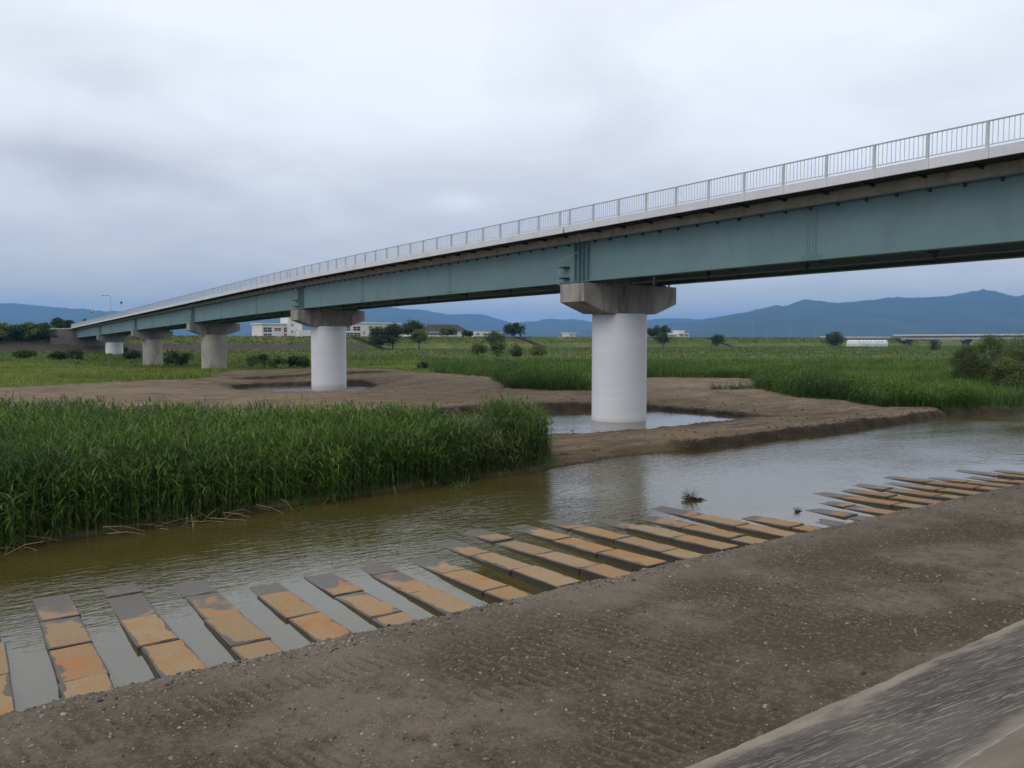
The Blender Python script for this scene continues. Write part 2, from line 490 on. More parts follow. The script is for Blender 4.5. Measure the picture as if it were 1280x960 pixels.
def slab_mat():
    m, t = new_mat('rust_stained_slab_concrete')
    tc = t.new('ShaderNodeTexCoord'); oi = t.new('ShaderNodeObjectInfo')
    obj = tc.outputs['Object']; gen = tc.outputs['Generated']
    p = t.new('ShaderNodeNewGeometry').outputs['Position']
    wv = t.math('MULTIPLY', oi.outputs['Random'], 37.0)
    n1 = t.noise(obj, 2.4, 5, 0.6, 0.4, w=wv); n2 = t.noise(obj, 1.3, 4, 0.55, 0.3, w=t.math('ADD', wv, 11.0)); n3 = t.noise(obj, 22, 4, 0.7, 0, w=wv)
    tan = t.mix(oi.outputs['Random'], (0.255, 0.178, 0.094), (0.32, 0.228, 0.126))
    bias = t.math('MULTIPLY', t.math('SUBTRACT', t.math('FRACT', t.math('MULTIPLY', oi.outputs['Random'], 7.31)), 0.5), 0.24)
    rust = t.ramp(t.math('ADD', n1, bias), 0.36, 0.74, 0.05, 0.9)
    c = t.mix(rust, tan, (0.345, 0.148, 0.042))
    c = t.mix(t.ramp(n3, 0.48, 0.7, 0, 0.55), c, (0.20, 0.13, 0.068))
    n4 = t.noise(obj, 70, 3, 0.7, 0, w=wv)
    c = t.mix(t.ramp(n4, 0.54, 0.68, 0, 0.45), c, (0.15, 0.10, 0.055))
    c = t.mix(t.ramp(n4, 0.46, 0.34, 0, 0.35), c, (0.40, 0.30, 0.18))
    crack = t.math('ABSOLUTE', t.math('SUBTRACT', t.noise(obj, 1.6, 3, 0.5, 1.2, w=t.math('ADD', wv, 4.0)), 0.5))
    c = t.mix(t.ramp(crack, 0.0, 0.006, 0.35, 0), c, (0.13, 0.085, 0.05))
    g = t.new('ShaderNodeSeparateXYZ', {0: obj})
    ex = t.math('SUBTRACT', 0.325, t.math('ABSOLUTE', g.outputs[0])); ey = t.math('SUBTRACT', 0.82, t.math('ABSOLUTE', g.outputs[1]))
    e = t.math('MINIMUM', ex, ey)
    e = t.math('SUBTRACT', e, t.math('MULTIPLY', t.ramp(n2, 0.48, 0.72), 0.13))
    e = t.math('SUBTRACT', e, t.math('MULTIPLY', t.math('SUBTRACT', n3, 0.5), 0.05))
    grey = t.mix(n1, (0.085, 0.072, 0.06), (0.15, 0.13, 0.11))
    c = t.mix(t.ramp(e, 0.016, 0.034, 1, 0), c, grey)                       # crust broken away along the edges
    sp = t.new('ShaderNodeSeparateXYZ', {0: p})
    zz = t.math('ADD', sp.outputs[2], t.math('MULTIPLY', t.math('SUBTRACT', n2, 0.5), 0.07))
    c = t.mix(t.ramp(zz, 0.030, 0.040, 1, 0), c, t.mix(n3, (0.075, 0.064, 0.052), (0.15, 0.13, 0.108)))   # silted where the water washes over
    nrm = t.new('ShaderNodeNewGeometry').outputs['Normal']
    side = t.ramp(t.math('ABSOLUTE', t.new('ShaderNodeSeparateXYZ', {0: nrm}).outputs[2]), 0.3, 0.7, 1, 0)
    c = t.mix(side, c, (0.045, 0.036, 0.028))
    h = t.math('ADD', n3, t.math('MULTIPLY', n1, 0.6))
    finish(t, c, t.ramp(zz, 0.02, 0.07, 0.45, 0.88), bump(t, h, 0.5, 0.012), 0.35)
    return m


def water_mat(name, murk, calm_y=None, transp=0.3):
    m, t = new_mat(name)
    p = t.new('ShaderNodeNewGeometry').outputs['Position']
    # wind ripples run across the river; between the slab rows near the bank the water lies still
    rip = t.noise(t.new('ShaderNodeMapping', {0: p, 2: (0, 0, math.radians(24)), 3: (1.5, 5.5, 1)}).outputs[0], 1.0, 3, 0.55, 0.5)
    chop = t.noise(t.new('ShaderNodeMapping', {0: p, 2: (0, 0, math.radians(40)), 3: (4.5, 13, 1)}).outputs[0], 1.0, 2, 0.5, 0.3)
    swell = t.noise(p, 0.55, 3, 0.5)
    h = t.math('ADD', t.math('MULTIPLY', rip, 0.65), t.math('MULTIPLY', chop, 0.28))
    amp = t.ramp(t.noise(t.scalev(p, (0.11, 0.2, 1)), 1.0, 3, 0.5, 0.4), 0.32, 0.66, 0.35, 1.0)
    if calm_y is not None:
        yy = t.new('ShaderNodeSeparateXYZ', {0: p}).outputs[1]
        amp = t.math('MULTIPLY', amp, t.ramp(t.math('ADD', yy, t.math('MULTIPLY', t.math('SUBTRACT', swell, 0.5), 2.5)), calm_y[0], calm_y[1], 0.05, 1.0))
    else:
        amp = t.math('MULTIPLY', amp, 0.35)
    h = t.math('ADD', t.math('MULTIPLY', h, amp), t.math('MULTIPLY', swell, 0.15))
    nb = bump(t, h, 0.85, 0.058)
    c = t.mix(t.ramp(swell, 0.3, 0.7), murk, tuple(v * 1.25 for v in murk))
    dif = t.new('ShaderNodeBsdfDiffuse', {0: c})
    tr = t.new('ShaderNodeBsdfTransparent', {0: (0.62, 0.56, 0.34, 1)})
    body = t.new('ShaderNodeMixShader', {0: transp, 1: dif.outputs[0], 2: tr.outputs[0]})
    gl = t.new('ShaderNodeBsdfGlossy', {0: (1, 1, 1, 1), 1: 0.035, 'Normal': nb})
    fr = t.new('ShaderNodeFresnel', {0: 1.75, 'Normal': nb})
    ms = t.new('ShaderNodeMixShader', {0: fr.outputs[0], 1: body.outputs[0], 2: gl.outputs[0]})
    o = t.new('ShaderNodeOutputMaterial'); t.l.new(ms.outputs[0], o.inputs[0])
    return m


def leaf_mat(name, dark, light, dry=(0.20, 0.155, 0.08), transl=0.3, rough=0.65):
    """tint attribute: R random per leaf, G height in the plant, B dryness"""
    m, t = new_mat(name)
    at = t.new('ShaderNodeAttribute', attribute_name='tint')
    s = t.new('ShaderNodeSeparateColor', {0: at.outputs[0]})
    p = t.new('ShaderNodeNewGeometry').outputs['Position']
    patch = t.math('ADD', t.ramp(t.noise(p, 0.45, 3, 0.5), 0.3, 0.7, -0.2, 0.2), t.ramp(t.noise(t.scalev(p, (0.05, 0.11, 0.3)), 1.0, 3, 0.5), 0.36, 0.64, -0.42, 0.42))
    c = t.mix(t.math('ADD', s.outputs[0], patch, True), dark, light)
    c = t.mix(s.outputs[2], c, dry)
    b = t.new('ShaderNodeBsdfPrincipled', {'Base Color': c, 'Roughness': rough})
    b.inputs['Specular IOR Level'].default_value = 0.18
    tr = t.new('ShaderNodeBsdfTranslucent', {0: t.mix(0.5, c, light)})
    ms = t.new('ShaderNodeMixShader', {0: transl, 1: b.outputs[0], 2: tr.outputs[0]})
    o = t.new('ShaderNodeOutputMaterial'); t.l.new(ms.outputs[0], o.inputs[0])
    return m


M['ground'] = ground_mat(); M['gravel'] = gravel_mat(); M['stone'] = stone_mat(); M['clod'] = stone_mat('earth_clod', (0.085, 0.062, 0.042), (0.22, 0.165, 0.108))
M['revetment'] = revetment_mat(); M['berm'] = berm_mat(); M['slab'] = slab_mat()
M['river'] = water_mat('river_water', (0.080, 0.066, 0.017), (14.2, 17.8), 0.28)
M['pool'] = water_mat('pool_water', (0.085, 0.072, 0.042), None, 0.25)
M['reed'] = leaf_mat('reed_leaf', (0.028, 0.066, 0.010), (0.122, 0.205, 0.030))
M['field'] = leaf_mat('field_grass_leaf', (0.032, 0.072, 0.012), (0.120, 0.195, 0.036), dry=(0.24, 0.20, 0.10))
M['meadow'] = leaf_mat('meadow_grass_leaf', (0.10, 0.138, 0.020), (0.215, 0.255, 0.046), dry=(0.24, 0.20, 0.10))
M['weed'] = leaf_mat('levee_grass_leaf', (0.070, 0.088, 0.020), (0.145, 0.158, 0.042))
M['tree_a'] = leaf_mat('tree_leaf_dark', (0.024, 0.042, 0.012), (0.075, 0.110, 0.028))
M['tree_b'] = leaf_mat('tree_leaf_fresh', (0.055, 0.085, 0.018), (0.13, 0.17, 0.04))
M['tree_c'] = leaf_mat('willow_leaf_grey', (0.050, 0.078, 0.022), (0.135, 0.17, 0.052))
M['bark'] = mottled('bark', (0.07, 0.055, 0.042), (0.12, 0.095, 0.075), 4, 0.95, 0.3, 20)
M['straw'] = mottled('dead_reed_straw', (0.24, 0.19, 0.115), (0.34, 0.28, 0.18), 5, 0.85, 0)
M['debris'] = mottled('wet_driftwood', (0.035, 0.026, 0.02), (0.075, 0.055, 0.04), 9, 0.8, 0.2, 30)
M['wall_white'] = mottled('white_rendered_wall', (0.60, 0.57, 0.52), (0.68, 0.65, 0.60), 0.3, 0.85, 0)
M['roof_light'] = mottled('light_metal_roof', (0.55, 0.58, 0.62), (0.62, 0.65, 0.69), 0.3, 0.5, 0)
M['roof_grey'] = mottled('brown_grey_roof', (0.11, 0.095, 0.09), (0.16, 0.14, 0.13), 0.4, 0.7, 0)
M['glass'] = mottled('window_glass', (0.03, 0.04, 0.05), (0.06, 0.07, 0.085), 0.4, 0.15, 0, spec=0.6)
M['galv'] = mottled('galvanised_steel', (0.30, 0.31, 0.32), (0.38, 0.39, 0.40), 2, 0.5, 0, metallic=0.3)
M['stair'] = mottled('weathered_stair_concrete', (0.05, 0.042, 0.038), (0.085, 0.072, 0.064), 0.8, 0.95, 0)
M['pipe'] = mottled('pipe_paint', (0.13, 0.14, 0.14), (0.17, 0.18, 0.18), 2, 0.6, 0)
M['dark_steel'] = mottled('dark_steel', (0.03, 0.035, 0.04), (0.05, 0.055, 0.06), 2, 0.6, 0)
M['sign_blue'] = mottled('sign_blue_rim', (0.03, 0.05, 0.12), (0.04, 0.06, 0.15), 2, 0.5, 0)
M['sign_white'] = mottled('sign_white', (0.6, 0.6, 0.62), (0.66, 0.66, 0.68), 2, 0.5, 0)
M['bridge_far'] = mottled('far_bridge_paint', (0.42, 0.42, 0.42), (0.50, 0.50, 0.50), 0.1, 0.7, 0)
M['mountain'] = mottled('mountain_forest', (0.016, 0.030, 0.014), (0.045, 0.065, 0.028), 0.004, 1.0, 0, stain=(0.03, 0.045, 0.022), stain_scale=(0.012, 0.012, 0.02))
M['bird'] = mottled('heron_plumage', (0.10, 0.11, 0.125), (0.17, 0.18, 0.20), 6, 0.8, 0)
M['pvc'] = mottled('greenhouse_film', (0.66, 0.68, 0.70), (0.74, 0.76, 0.78), 0.5, 0.4, 0)

# ------------------------------------------------------------------ terrain
POOL1 = [(23.5, 32.5), (26.0, 31.2), (31.5, 30.9), (36.0, 31.2), (41.4, 32.0), (41.6, 37.0), (40.6, 40.6), (37.0, 42.6), (33.2, 44.8), (26, 45.4), (22.5, 41)]
POOL2 = [(24.8, 86.6), (28.0, 82.4), (31.5, 79.6), (35.5, 79.4), (39.5, 83), (40.5, 89), (37, 92), (29.5, 93.5), (25.2, 90.5)]
SAND = [(-90, 62), (-90, 84), (-30, 82), (3.5, 84.2), (11.8, 89), (23.3, 95.4), (31, 108), (43, 108.7), (49, 100.7), (51, 86.5), (51.4, 78), (46, 68), (40.6, 59), (42, 54.5), (44.8, 52), (52, 60),
        (62.5, 70.4), (69, 65.5), (74.7, 59.4), (66, 51), (58.3, 45.7), (54.9, 39.3), (55.8, 35), (52.6, 30.5), (55.5, 29), (54.5, 25), (30, 22), (20.6, 22), (20.6, 28.6), (17.8, 29.6), (14, 31.4), (10.6, 34), (2, 42), (-12, 49)]
LEVEE_Y = 262.0


def far_shore(x):
    b = np.interp(x, [-400, -30, 0.8, 7.3, 14.4, 20, 24, 29, 40, 52, 54.3, 56.5, 63, 80, 500], [21, 21.6, 22.9, 23.8, 24.5, 24.9, 25.6, 25.3, 26.0, 26.6, 26.9, 27.9, 25.9, 26, 26])
    return b + 0.35 * fbm(x / 3.1, x * 0 + 3.3, 5) + 0.14 * fbm(x / 0.8, x * 0 + 8.1, 9)


def crest_z(x): return np.interp(x, [-80, 22, 60, 500], [8.6, 8.4, 6.6, 6.9])


def terrain(x, y):
    x = np.asarray(x, float); y = np.asarray(y, float)
    land = np.interp(y, [22, 26, 34, 38, 45, 80, 110, 150, LEVEE_Y], [0.30, 0.46, 0.52, 0.56, 0.80, 0.86, 0.95, 1.35, 2.0])
    land = land + 0.10 * fbm(x / 7, y / 5, 21) * sstep(y, 27, 36) + (0.08 * fbm(x / 2.2, y / 1.5, 22) + 0.10 * np.abs(fbm(x / 1.1, y / 0.6, 23)) + 0.04 * fbm(x / 0.45, y / 0.35, 24, 2)) * (y < 130)
    land = land - 0.28 * sstep(poly_sd(x, y, [(-9, 20), (20.5, 20), (20.3, 27), (-9, 30)]), 1.5, -1.5)
    land = land - 0.98 * np.exp(-(((x - 31) / 11.5) ** 2 + ((y - 81.5) / 15.0) ** 2) ** 2)
    land = land - 1.25 * np.exp(-(((x - 33) / 16.0) ** 2 + ((y - 160) / 34.0) ** 2) ** 2)
    land = land - 0.5 * np.exp(-(((x - 37) / 13.0) ** 2 + ((y - 172) / 9.0) ** 2) ** 2)
    sd = y - far_shore(x)
    wd = np.interp(x, [-60, 19, 21, 26.5, 28.5, 53.5, 56], [0.5, 0.5, 2.6, 2.6, 0.28, 0.28, 1.0])
    bed = np.maximum(-0.9, sd * 0.35 - 0.12)
    f = np.clip(sd / wd, 0, 1)
    z = bed + (land - bed) * np.where(wd > 1, f * f * (3 - 2 * f), f ** 0.7)
    for poly, bot, seed in ((POOL1, -0.25, 31), (POOL2, -0.60, 37)):
        d = poly_sd(x, y, poly) + 0.35 * fbm(x / 1.6, y / 1.6, seed) + 0.12 * fbm(x / 0.5, y / 0.5, seed + 3)
        lip = sstep(d, 3.0, 0.0) * 0.10
        k = sstep(d, -0.5, 0.12)
        z = np.where(d < 3, bot + (z - lip - bot) * k, z)
    # a low cut bank behind the second pool
    cut = sstep(y - (95.6 + 1.5 * fbm(x / 6, x * 0, 44)), 0, 0.5) * sstep(x, 24, 30) * sstep(-x, -54, -46)
    z = z + 0.30 * cut * sstep(-y, -112, -104)
    # far levee
    cz = crest_z(x)
    lv = np.interp(y, [LEVEE_Y, LEVEE_Y + 10, LEVEE_Y + 15.5, LEVEE_Y + 25], [0, 1, 1, 0])
    z = np.where(y > LEVEE_Y - 1, 2.0 + (cz - 2.0) * lv + 0.10 * fbm(x / 6, y / 3, 60) * (lv > 0), z)
    # near bank below the gravel sheet, then the slope the photographer stands on
    near = np.interp(y, [-30, -6.5, 5.9, 6.2, 12.0, 13.0, 16.0, 19.0, 21.0], [6.3, 6.3, 0.05, -0.05, -0.45, -0.45, -0.4, -0.55, -0.9])
    z = np.where(y < 19.5, near, z)
    return z


def grid_vals(segs):
    out = []
    for a, b, st in segs:
        n = max(1, int(round((b - a) / st))); out += list(np.linspace(a, b, n, endpoint=False))
    out.append(segs[-1][1])
    return np.array(out)


gx = grid_vals([(-13000, -3000, 2500), (-3000, -600, 400), (-600, -120, 40), (-120, -30, 5), (-30, 0, 1.0), (0, 18, 0.5), (18, 62, 0.19), (62, 120, 1.2), (120, 400, 7), (400, 1500, 60), (1500, 13000, 1150)])
gy = grid_vals([(-300, -30, 60), (-30, 6, 2.0), (6, 22, 0.8), (22, 48, 0.14), (48, 78, 0.5), (78, 98, 0.25), (98, 130, 0.8), (130, 258, 4), (258, 290, 0.8), (290, 420, 10), (420, 2000, 130), (2000, 13000, 1000)])
GX, GY = np.meshgrid(gx, gy, indexing='ij')
GZ = terrain(GX, GY)
jit = 0.05 * fbm(GX / 0.4, GY / 0.4, 77, 2)
sandf = sstep(poly_sd(GX, GY, SAND) + 0.9 * fbm(GX / 2.5, GY / 2.5, 51), 0.6, -0.4)
dz = np.gradient(GZ, axis=0) / np.gradient(gx)[:, None]; dzy = np.gradient(GZ, axis=1) / np.gradient(gy)[None, :]
steep = sstep(np.hypot(dz, dzy), 0.25, 0.8) * (GY < 130)
low = sstep(GZ, 0.12, 0.0) * (GY < 60)
cover = np.zeros(GX.shape + (4,)); cover[..., 3] = 1
cover[..., 0] = np.where(GY < 22, 0.0, sandf)
damp = 0.65 * np.maximum(sstep(poly_sd(GX, GY, POOL1) + 0.8 * fbm(GX / 1.2, GY / 1.2, 33), 1.5, 0.1), sstep(poly_sd(GX, GY, POOL2) + 1.0 * fbm(GX / 1.5, GY / 1.5, 34), 1.3, 0.1))
cover[..., 1] = np.maximum(np.maximum(steep, low), damp) * (GY < 100)
cover[..., 1] = np.maximum(cover[..., 1], (GY < 22).astype(float))
stonef = sstep(GY, LEVEE_Y + 0.2, LEVEE_Y + 0.6) * sstep(-GY, -(LEVEE_Y + 5.0), -(LEVEE_Y + 4.4)) * sstep(-GX, -124, -122)
cover[..., 2] = stonef
nx, ny = GX.shape
idx = np.arange(nx * ny).reshape(nx, ny)
q = np.stack([idx[:-1, :-1], idx[1:, :-1], idx[1:, 1:], idx[:-1, 1:]], -1).reshape(-1, 4)
me = big_mesh('ground', np.stack([GX, GY, GZ], -1).reshape(-1, 3), quads=q, mat=M['ground'], smooth=True, colors={'cover': cover.reshape(-1, 4)})
tag(link('ground', me), 'brown excavated sandbar and green flood plain reaching the far levee', None, None, 'structure')


def sheet(name, poly, z, mat, label):
    m = bpy.data.meshes.new(name); m.from_pydata([(x, y, z) for x, y in poly], [], [tuple(range(len(poly)))]); m.update(); m.materials.append(mat)
    return tag(link(name, m), label, None, None, 'structure')


sheet('river_water', [(-400, 11.2), (500, 11.2), (500, 29.6), (-400, 29.6)], 0.0, M['river'], 'olive brown river water with wind ripples')
sheet('pool_water', [(20.5, 29.9), (43.5, 29.9), (43.5, 47), (20.5, 47)], 0.24, M['pool'], 'still pool in the pit round the nearest white pier')
sheet('pool_water', [(22.5, 78), (43, 78), (43, 95), (22.5, 95)], -0.14, M['pool'], 'small pool in the pit at the second white pier')

sheet('side_channel_water', [(20, 158), (56, 158), (56, 186), (20, 186)], -0.22, M['pool'], 'narrow side channel glinting between the bare concrete piers')

# ---- near bank: gravelly strip with machine tracks
bx = grid_vals([(-6, 16, 0.055), (16, 32, 0.1), (32, 70, 0.25), (70, 120, 1)])
by = grid_vals([(4.9, 13.3, 0.06), (13.3, 15.2, 0.15)])


def bank_z(x, y, full=False):
    ed = 0.10 * fbm(x / 0.9, x * 0 + 1.0, 3) + 0.05 * fbm(x / 0.25, x * 0 + 4, 4)
    z = np.interp(y + ed, [4.9, 5.9, 7.0, 11.6, 12.25, 12.5, 12.9, 15.2], [0.50, 0.50, 0.46, 0.28, 0.20, 0.06, -0.16, -0.35])
    z = z + 0.035 * fbm(x / 1.1, y / 1.1, 11) + 0.030 * fbm(x / 0.28, y / 0.28, 12) + 0.022 * fbm(x / 0.11, y / 0.11, 13, 2)
    # lug prints of the tracks: ridges across two pairs of wheel lines, worn away in places
    wob = 0.13 * fbm(x / 3, y / 3, 14)
    lug = np.sin((x + 0.22 * (y - 8) + wob) * 2 * math.pi / 0.21)
    wear = sstep(fbm(x / 2.1, y / 0.9, 15), -0.22, 0.22); lugz = np.zeros(np.shape(x))
    for yc, hw in ((6.5, 0.42), (7.55, 0.42), (8.55, 0.42), (9.75, 0.40), (10.8, 0.30)):
        m = sstep(np.abs(y + 0.3 * wob - yc), hw + 0.08, hw - 0.05)
        lugz = lugz + m * wear * lug
        z = z + m * wear * (0.025 * np.sign(lug) * np.abs(lug) ** 0.7 - 0.02)
    return (z, lugz) if full else z


BX, BY = np.meshgrid(bx, by, indexing='ij')
BZ, LZ = bank_z(BX, BY, True)
feat = np.zeros(BX.shape + (4,)); feat[..., 3] = 1
feat[..., 0] = np.clip(0.5 + 0.5 * LZ, 0, 1)          # relief shading of the track prints put into colour: pale crests, dark furrows
feat[..., 1] = sstep(BY + 0.5 * fbm(BX / 1.5, BY / 1.5, 19), 10.2, 11.6)   # drier strip by the water
nx, ny = BX.shape; idx = np.arange(nx * ny).reshape(nx, ny)
q = np.stack([idx[:-1, :-1], idx[1:, :-1], idx[1:, 1:], idx[:-1, 1:]], -1).reshape(-1, 4)
me = big_mesh('gravel_bank', np.stack([BX, BY, BZ], -1).reshape(-1, 3), quads=q, mat=M['gravel'], smooth=True, colors={'feature': feat.reshape(-1, 4)})
tag(link('gravel_bank', me), 'bare gravelly soil strip with machine track prints along the water', None, None, 'structure')

# loose stones and clods on it (nobody could count them)
ico = np.array([(0, 0, 1), (.9, 0, .35), (.28, .85, .35), (-.72, .53, .35), (-.72, -.53, .35), (.28, -.85, .35), (.72, .53, -.3), (-.28, .85, -.3), (-.9, 0, -.3), (-.28, -.85, -.3), (.72, -.53, -.3)])
ict = np.array([(0, 1, 2), (0, 2, 3), (0, 3, 4), (0, 4, 5), (0, 5, 1), (1, 6, 2), (2, 7, 3), (3, 8, 4), (4, 9, 5), (5, 10, 1), (2, 6, 7), (3, 7, 8), (4, 8, 9), (5, 9, 10), (1, 10, 6)])


def stones(n, seed, xr, yr, smin, smax, powr, tint):
    r = np.random.default_rng(seed)
    x = xr[0] + (xr[1] - xr[0]) * r.random(n) ** 1.5; y = r.uniform(yr[0], yr[1], n)
    keep = fbm(x / 1.6, y / 1.2, seed) + 0.35 * r.standard_normal(n) > 0.0
    x, y = x[keep], y[keep]; n = len(x)
    s = smin + (smax - smin) * r.random(n) ** powr
    V = ico[None] * (1 + 0.28 * r.standard_normal((n, 11, 1)).clip(-1.3, 1.3)) * s[:, None, None] * np.stack([r.uniform(.8, 1.5, n), r.uniform(.6, 1.0, n), r.uniform(.45, .75, n)], -1)[:, None, :]
    a = r.uniform(0, 6.28, n); c, sn = np.cos(a)[:, None], np.sin(a)[:, None]
    W = np.stack([V[..., 0] * c - V[..., 1] * sn, V[..., 0] * sn + V[..., 1] * c, V[..., 2]], -1)
    W += np.stack([x, y, bank_z(x, y) + 0.12 * s], -1)[:, None, :]
    T = (np.arange(n)[:, None, None] * 11 + ict[None]).reshape(-1, 3)
    tv = tint(r, n)
    colr = np.zeros((n, 11, 4)); colr[..., 0] = tv[:, None]; colr[..., 1] = r.random(n)[:, None]; colr[..., 3] = 1
    return W.reshape(-1, 3), T, colr.reshape(-1, 4)


parts = [stones(24000, 5, (-2, 30), (5.8, 12.35), 0.006, 0.022, 2.5, lambda r, n: r.random(n) ** 1.3),
         stones(1900, 6, (-2, 34), (5.9, 12.2), 0.016, 0.045, 3.2, lambda r, n: r.random(n)),
         stones(6000, 8, (-2, 40), (11.6, 12.45), 0.012, 0.04, 2.2, lambda r, n: 0.6 * r.random(n))]
o_ = 0; Vs = []; Ts = []; Cs = []
for V, T, C in parts:
    Vs.append(V); Ts.append(T + o_); Cs.append(C); o_ += len(V)
me = big_mesh('gravel', np.concatenate(Vs), tris=np.concatenate(Ts), mat=M['stone'], colors={'tint': np.concatenate(Cs)})
tag(link('gravel', me), 'loose pale pebbles and clods scattered over the bank', 'gravel', None, 'stuff')

def clods(n, seed):
    r = np.random.default_rng(seed)
    x = r.uniform(19, 57, n); y = r.uniform(25, 62, n)
    sd1 = poly_sd(x, y, POOL1)
    near = np.exp(-np.abs(sd1) / 1.2) + 0.9 * np.exp(-np.abs(y - far_shore(x) - 0.3) / 0.7) + 0.10
    k = (r.random(n) < near) & (sd1 > -0.4) & (y > far_shore(x) - 0.1) & (poly_sd(x, y, SAND) < 0)
    x, y = x[k], y[k]; n = len(x)
    s = 0.02 + 0.075 * r.random(n) ** 3
    V = ico[None] * (1 + 0.25 * r.standard_normal((n, 11, 1)).clip(-1.3, 1.3)) * s[:, None, None] * np.stack([r.uniform(.8, 1.5, n), r.uniform(.7, 1.1, n), r.uniform(.5, .8, n)], -1)[:, None, :]
    a = r.uniform(0, 6.28, n); c, sn = np.cos(a)[:, None], np.sin(a)[:, None]
    W = np.stack([V[..., 0] * c - V[..., 1] * sn, V[..., 0] * sn + V[..., 1] * c, V[..., 2]], -1)
    W += np.stack([x, y, terrain(x, y) + 0.1 * s], -1)[:, None, :]
    C = np.zeros((n, 11, 4)); C[..., 0] = (0.55 * r.random(n))[:, None]; C[..., 1] = r.random(n)[:, None]; C[..., 3] = 1
    return W.reshape(-1, 3), (np.arange(n)[:, None, None] * 11 + ict[None]).reshape(-1, 3), C.reshape(-1, 4)


V, T, C = clods(12000, 61)
me = big_mesh('earth_clods', V, tris=T, mat=M['clod'], colors={'tint': C})
tag(link('earth_clods', me), 'dark earth clods strewn along the pit and river edges', 'clods', None, 'stuff')

# ---- concrete revetment under the camera
rx = grid_vals([(-30, 0, 1.5), (0, 16, 0.09), (16, 40, 0.6), (40, 130, 6)]); ry = grid_vals([(2.70, 6.0, 0.045)])
RX, RY = np.meshgrid(rx, ry, indexing='ij')
rz = 0.5 + (5.78 - RY) * 0.508
ang = -math.radians(17)
sx_, sy_ = RX * math.cos(ang) + RY * math.sin(ang), -RX * math.sin(ang) + RY * math.cos(ang)
rz = rz + 0.020 * fbm(sx_ / 0.55, sy_ / 0.11, 81, 3) * sstep(5.5 - RY, 0, 0.5) + 0.008 * fbm(RX / 0.5, RY / 0.5, 82)
rz = np.where(RY > 5.85, rz - 0.15, rz)
nx, ny = RX.shape; idx = np.arange(nx * ny).reshape(nx, ny)
q = np.stack([idx[:-1, :-1], idx[1:, :-1], idx[1:, 1:], idx[:-1, 1:]], -1).reshape(-1, 4)
me = big_mesh('revetment', np.stack([RX, RY, rz], -1).reshape(-1, 3), quads=q, mat=M['revetment'], smooth=True)
tag(link('revetment', me), 'sloping weathered concrete revetment with dark drag marks', None, None, 'structure')
ux = grid_vals([(-30, 0, 1.5), (0, 16, 0.09), (16, 40, 0.6), (40, 130, 6)])
lipn = 0.035 * fbm(ux / 0.35, ux * 0, 85, 4)
prof = [(2.72, -0.10), (2.72, 0.03), (2.66, 0.05), (2.3, 0.05), (0.8, 0.05), (-1.6, 0.05), (-6.4, 0.05)]
V = []
for i, x in enumerate(ux):
    for (y, dzz) in prof:
        yy = y + (lipn[i] if y > 2.5 else 0)
        V.append((x, yy, 0.5 + (5.78 - yy) * 0.508 + dzz + 0.006 * float(fbm(np.array([x / .4]), np.array([y / .4]), 86)[0])))
n = len(prof); idx = np.arange(len(V)).reshape(len(ux), n)
q = np.stack([idx[:-1, :-1], idx[:-1, 1:], idx[1:, 1:], idx[1:, :-1]], -1).reshape(-1, 4)
me = big_mesh('revetment_apron', np.array(V), quads=q, mat=M['berm'], smooth=True)
tag(link('revetment_apron', me), 'plain concrete apron with a pale broken edge above the revetment', None, None, 'structure')


# ------------------------------------------------------------------ the road bridge
XG, YG, SPAN = 30.6, 36.3, 45.9          # near girder plane, first visible expansion joint, span
XC, XG2 = XG + 2.9, XG + 5.8
XF = XG - 1.5                              # outer face of the near fascia


def RT(s):
    """height of the railing top along the bridge: level over the river, then falling to the far levee"""
    s = np.asarray(s, float)
    return 12.6 - np.where(s < 25, 0, np.where(s < 65, 0.5 * 0.0143 / 40 * (s - 25) ** 2, 0.286 + 0.0143 * (s - 65)))


bridge = empty('road_bridge', (XC, YG, 0))
tag(bridge, 'long teal steel girder road bridge with white railing on white and grey piers', 'bridge')
BO = (-XC, -YG, 0)


def bpart(mb, name, mat, parent=bridge, smooth=False, kind=None, label=None):
    o = link(name, mb.mesh(name, mat, smooth), parent)
    if parent is bridge: o.location = BO
    if kind: o['kind'] = kind
    if label: o['label'] = label
    return o


def Zs(y): return float(RT(y - YG))


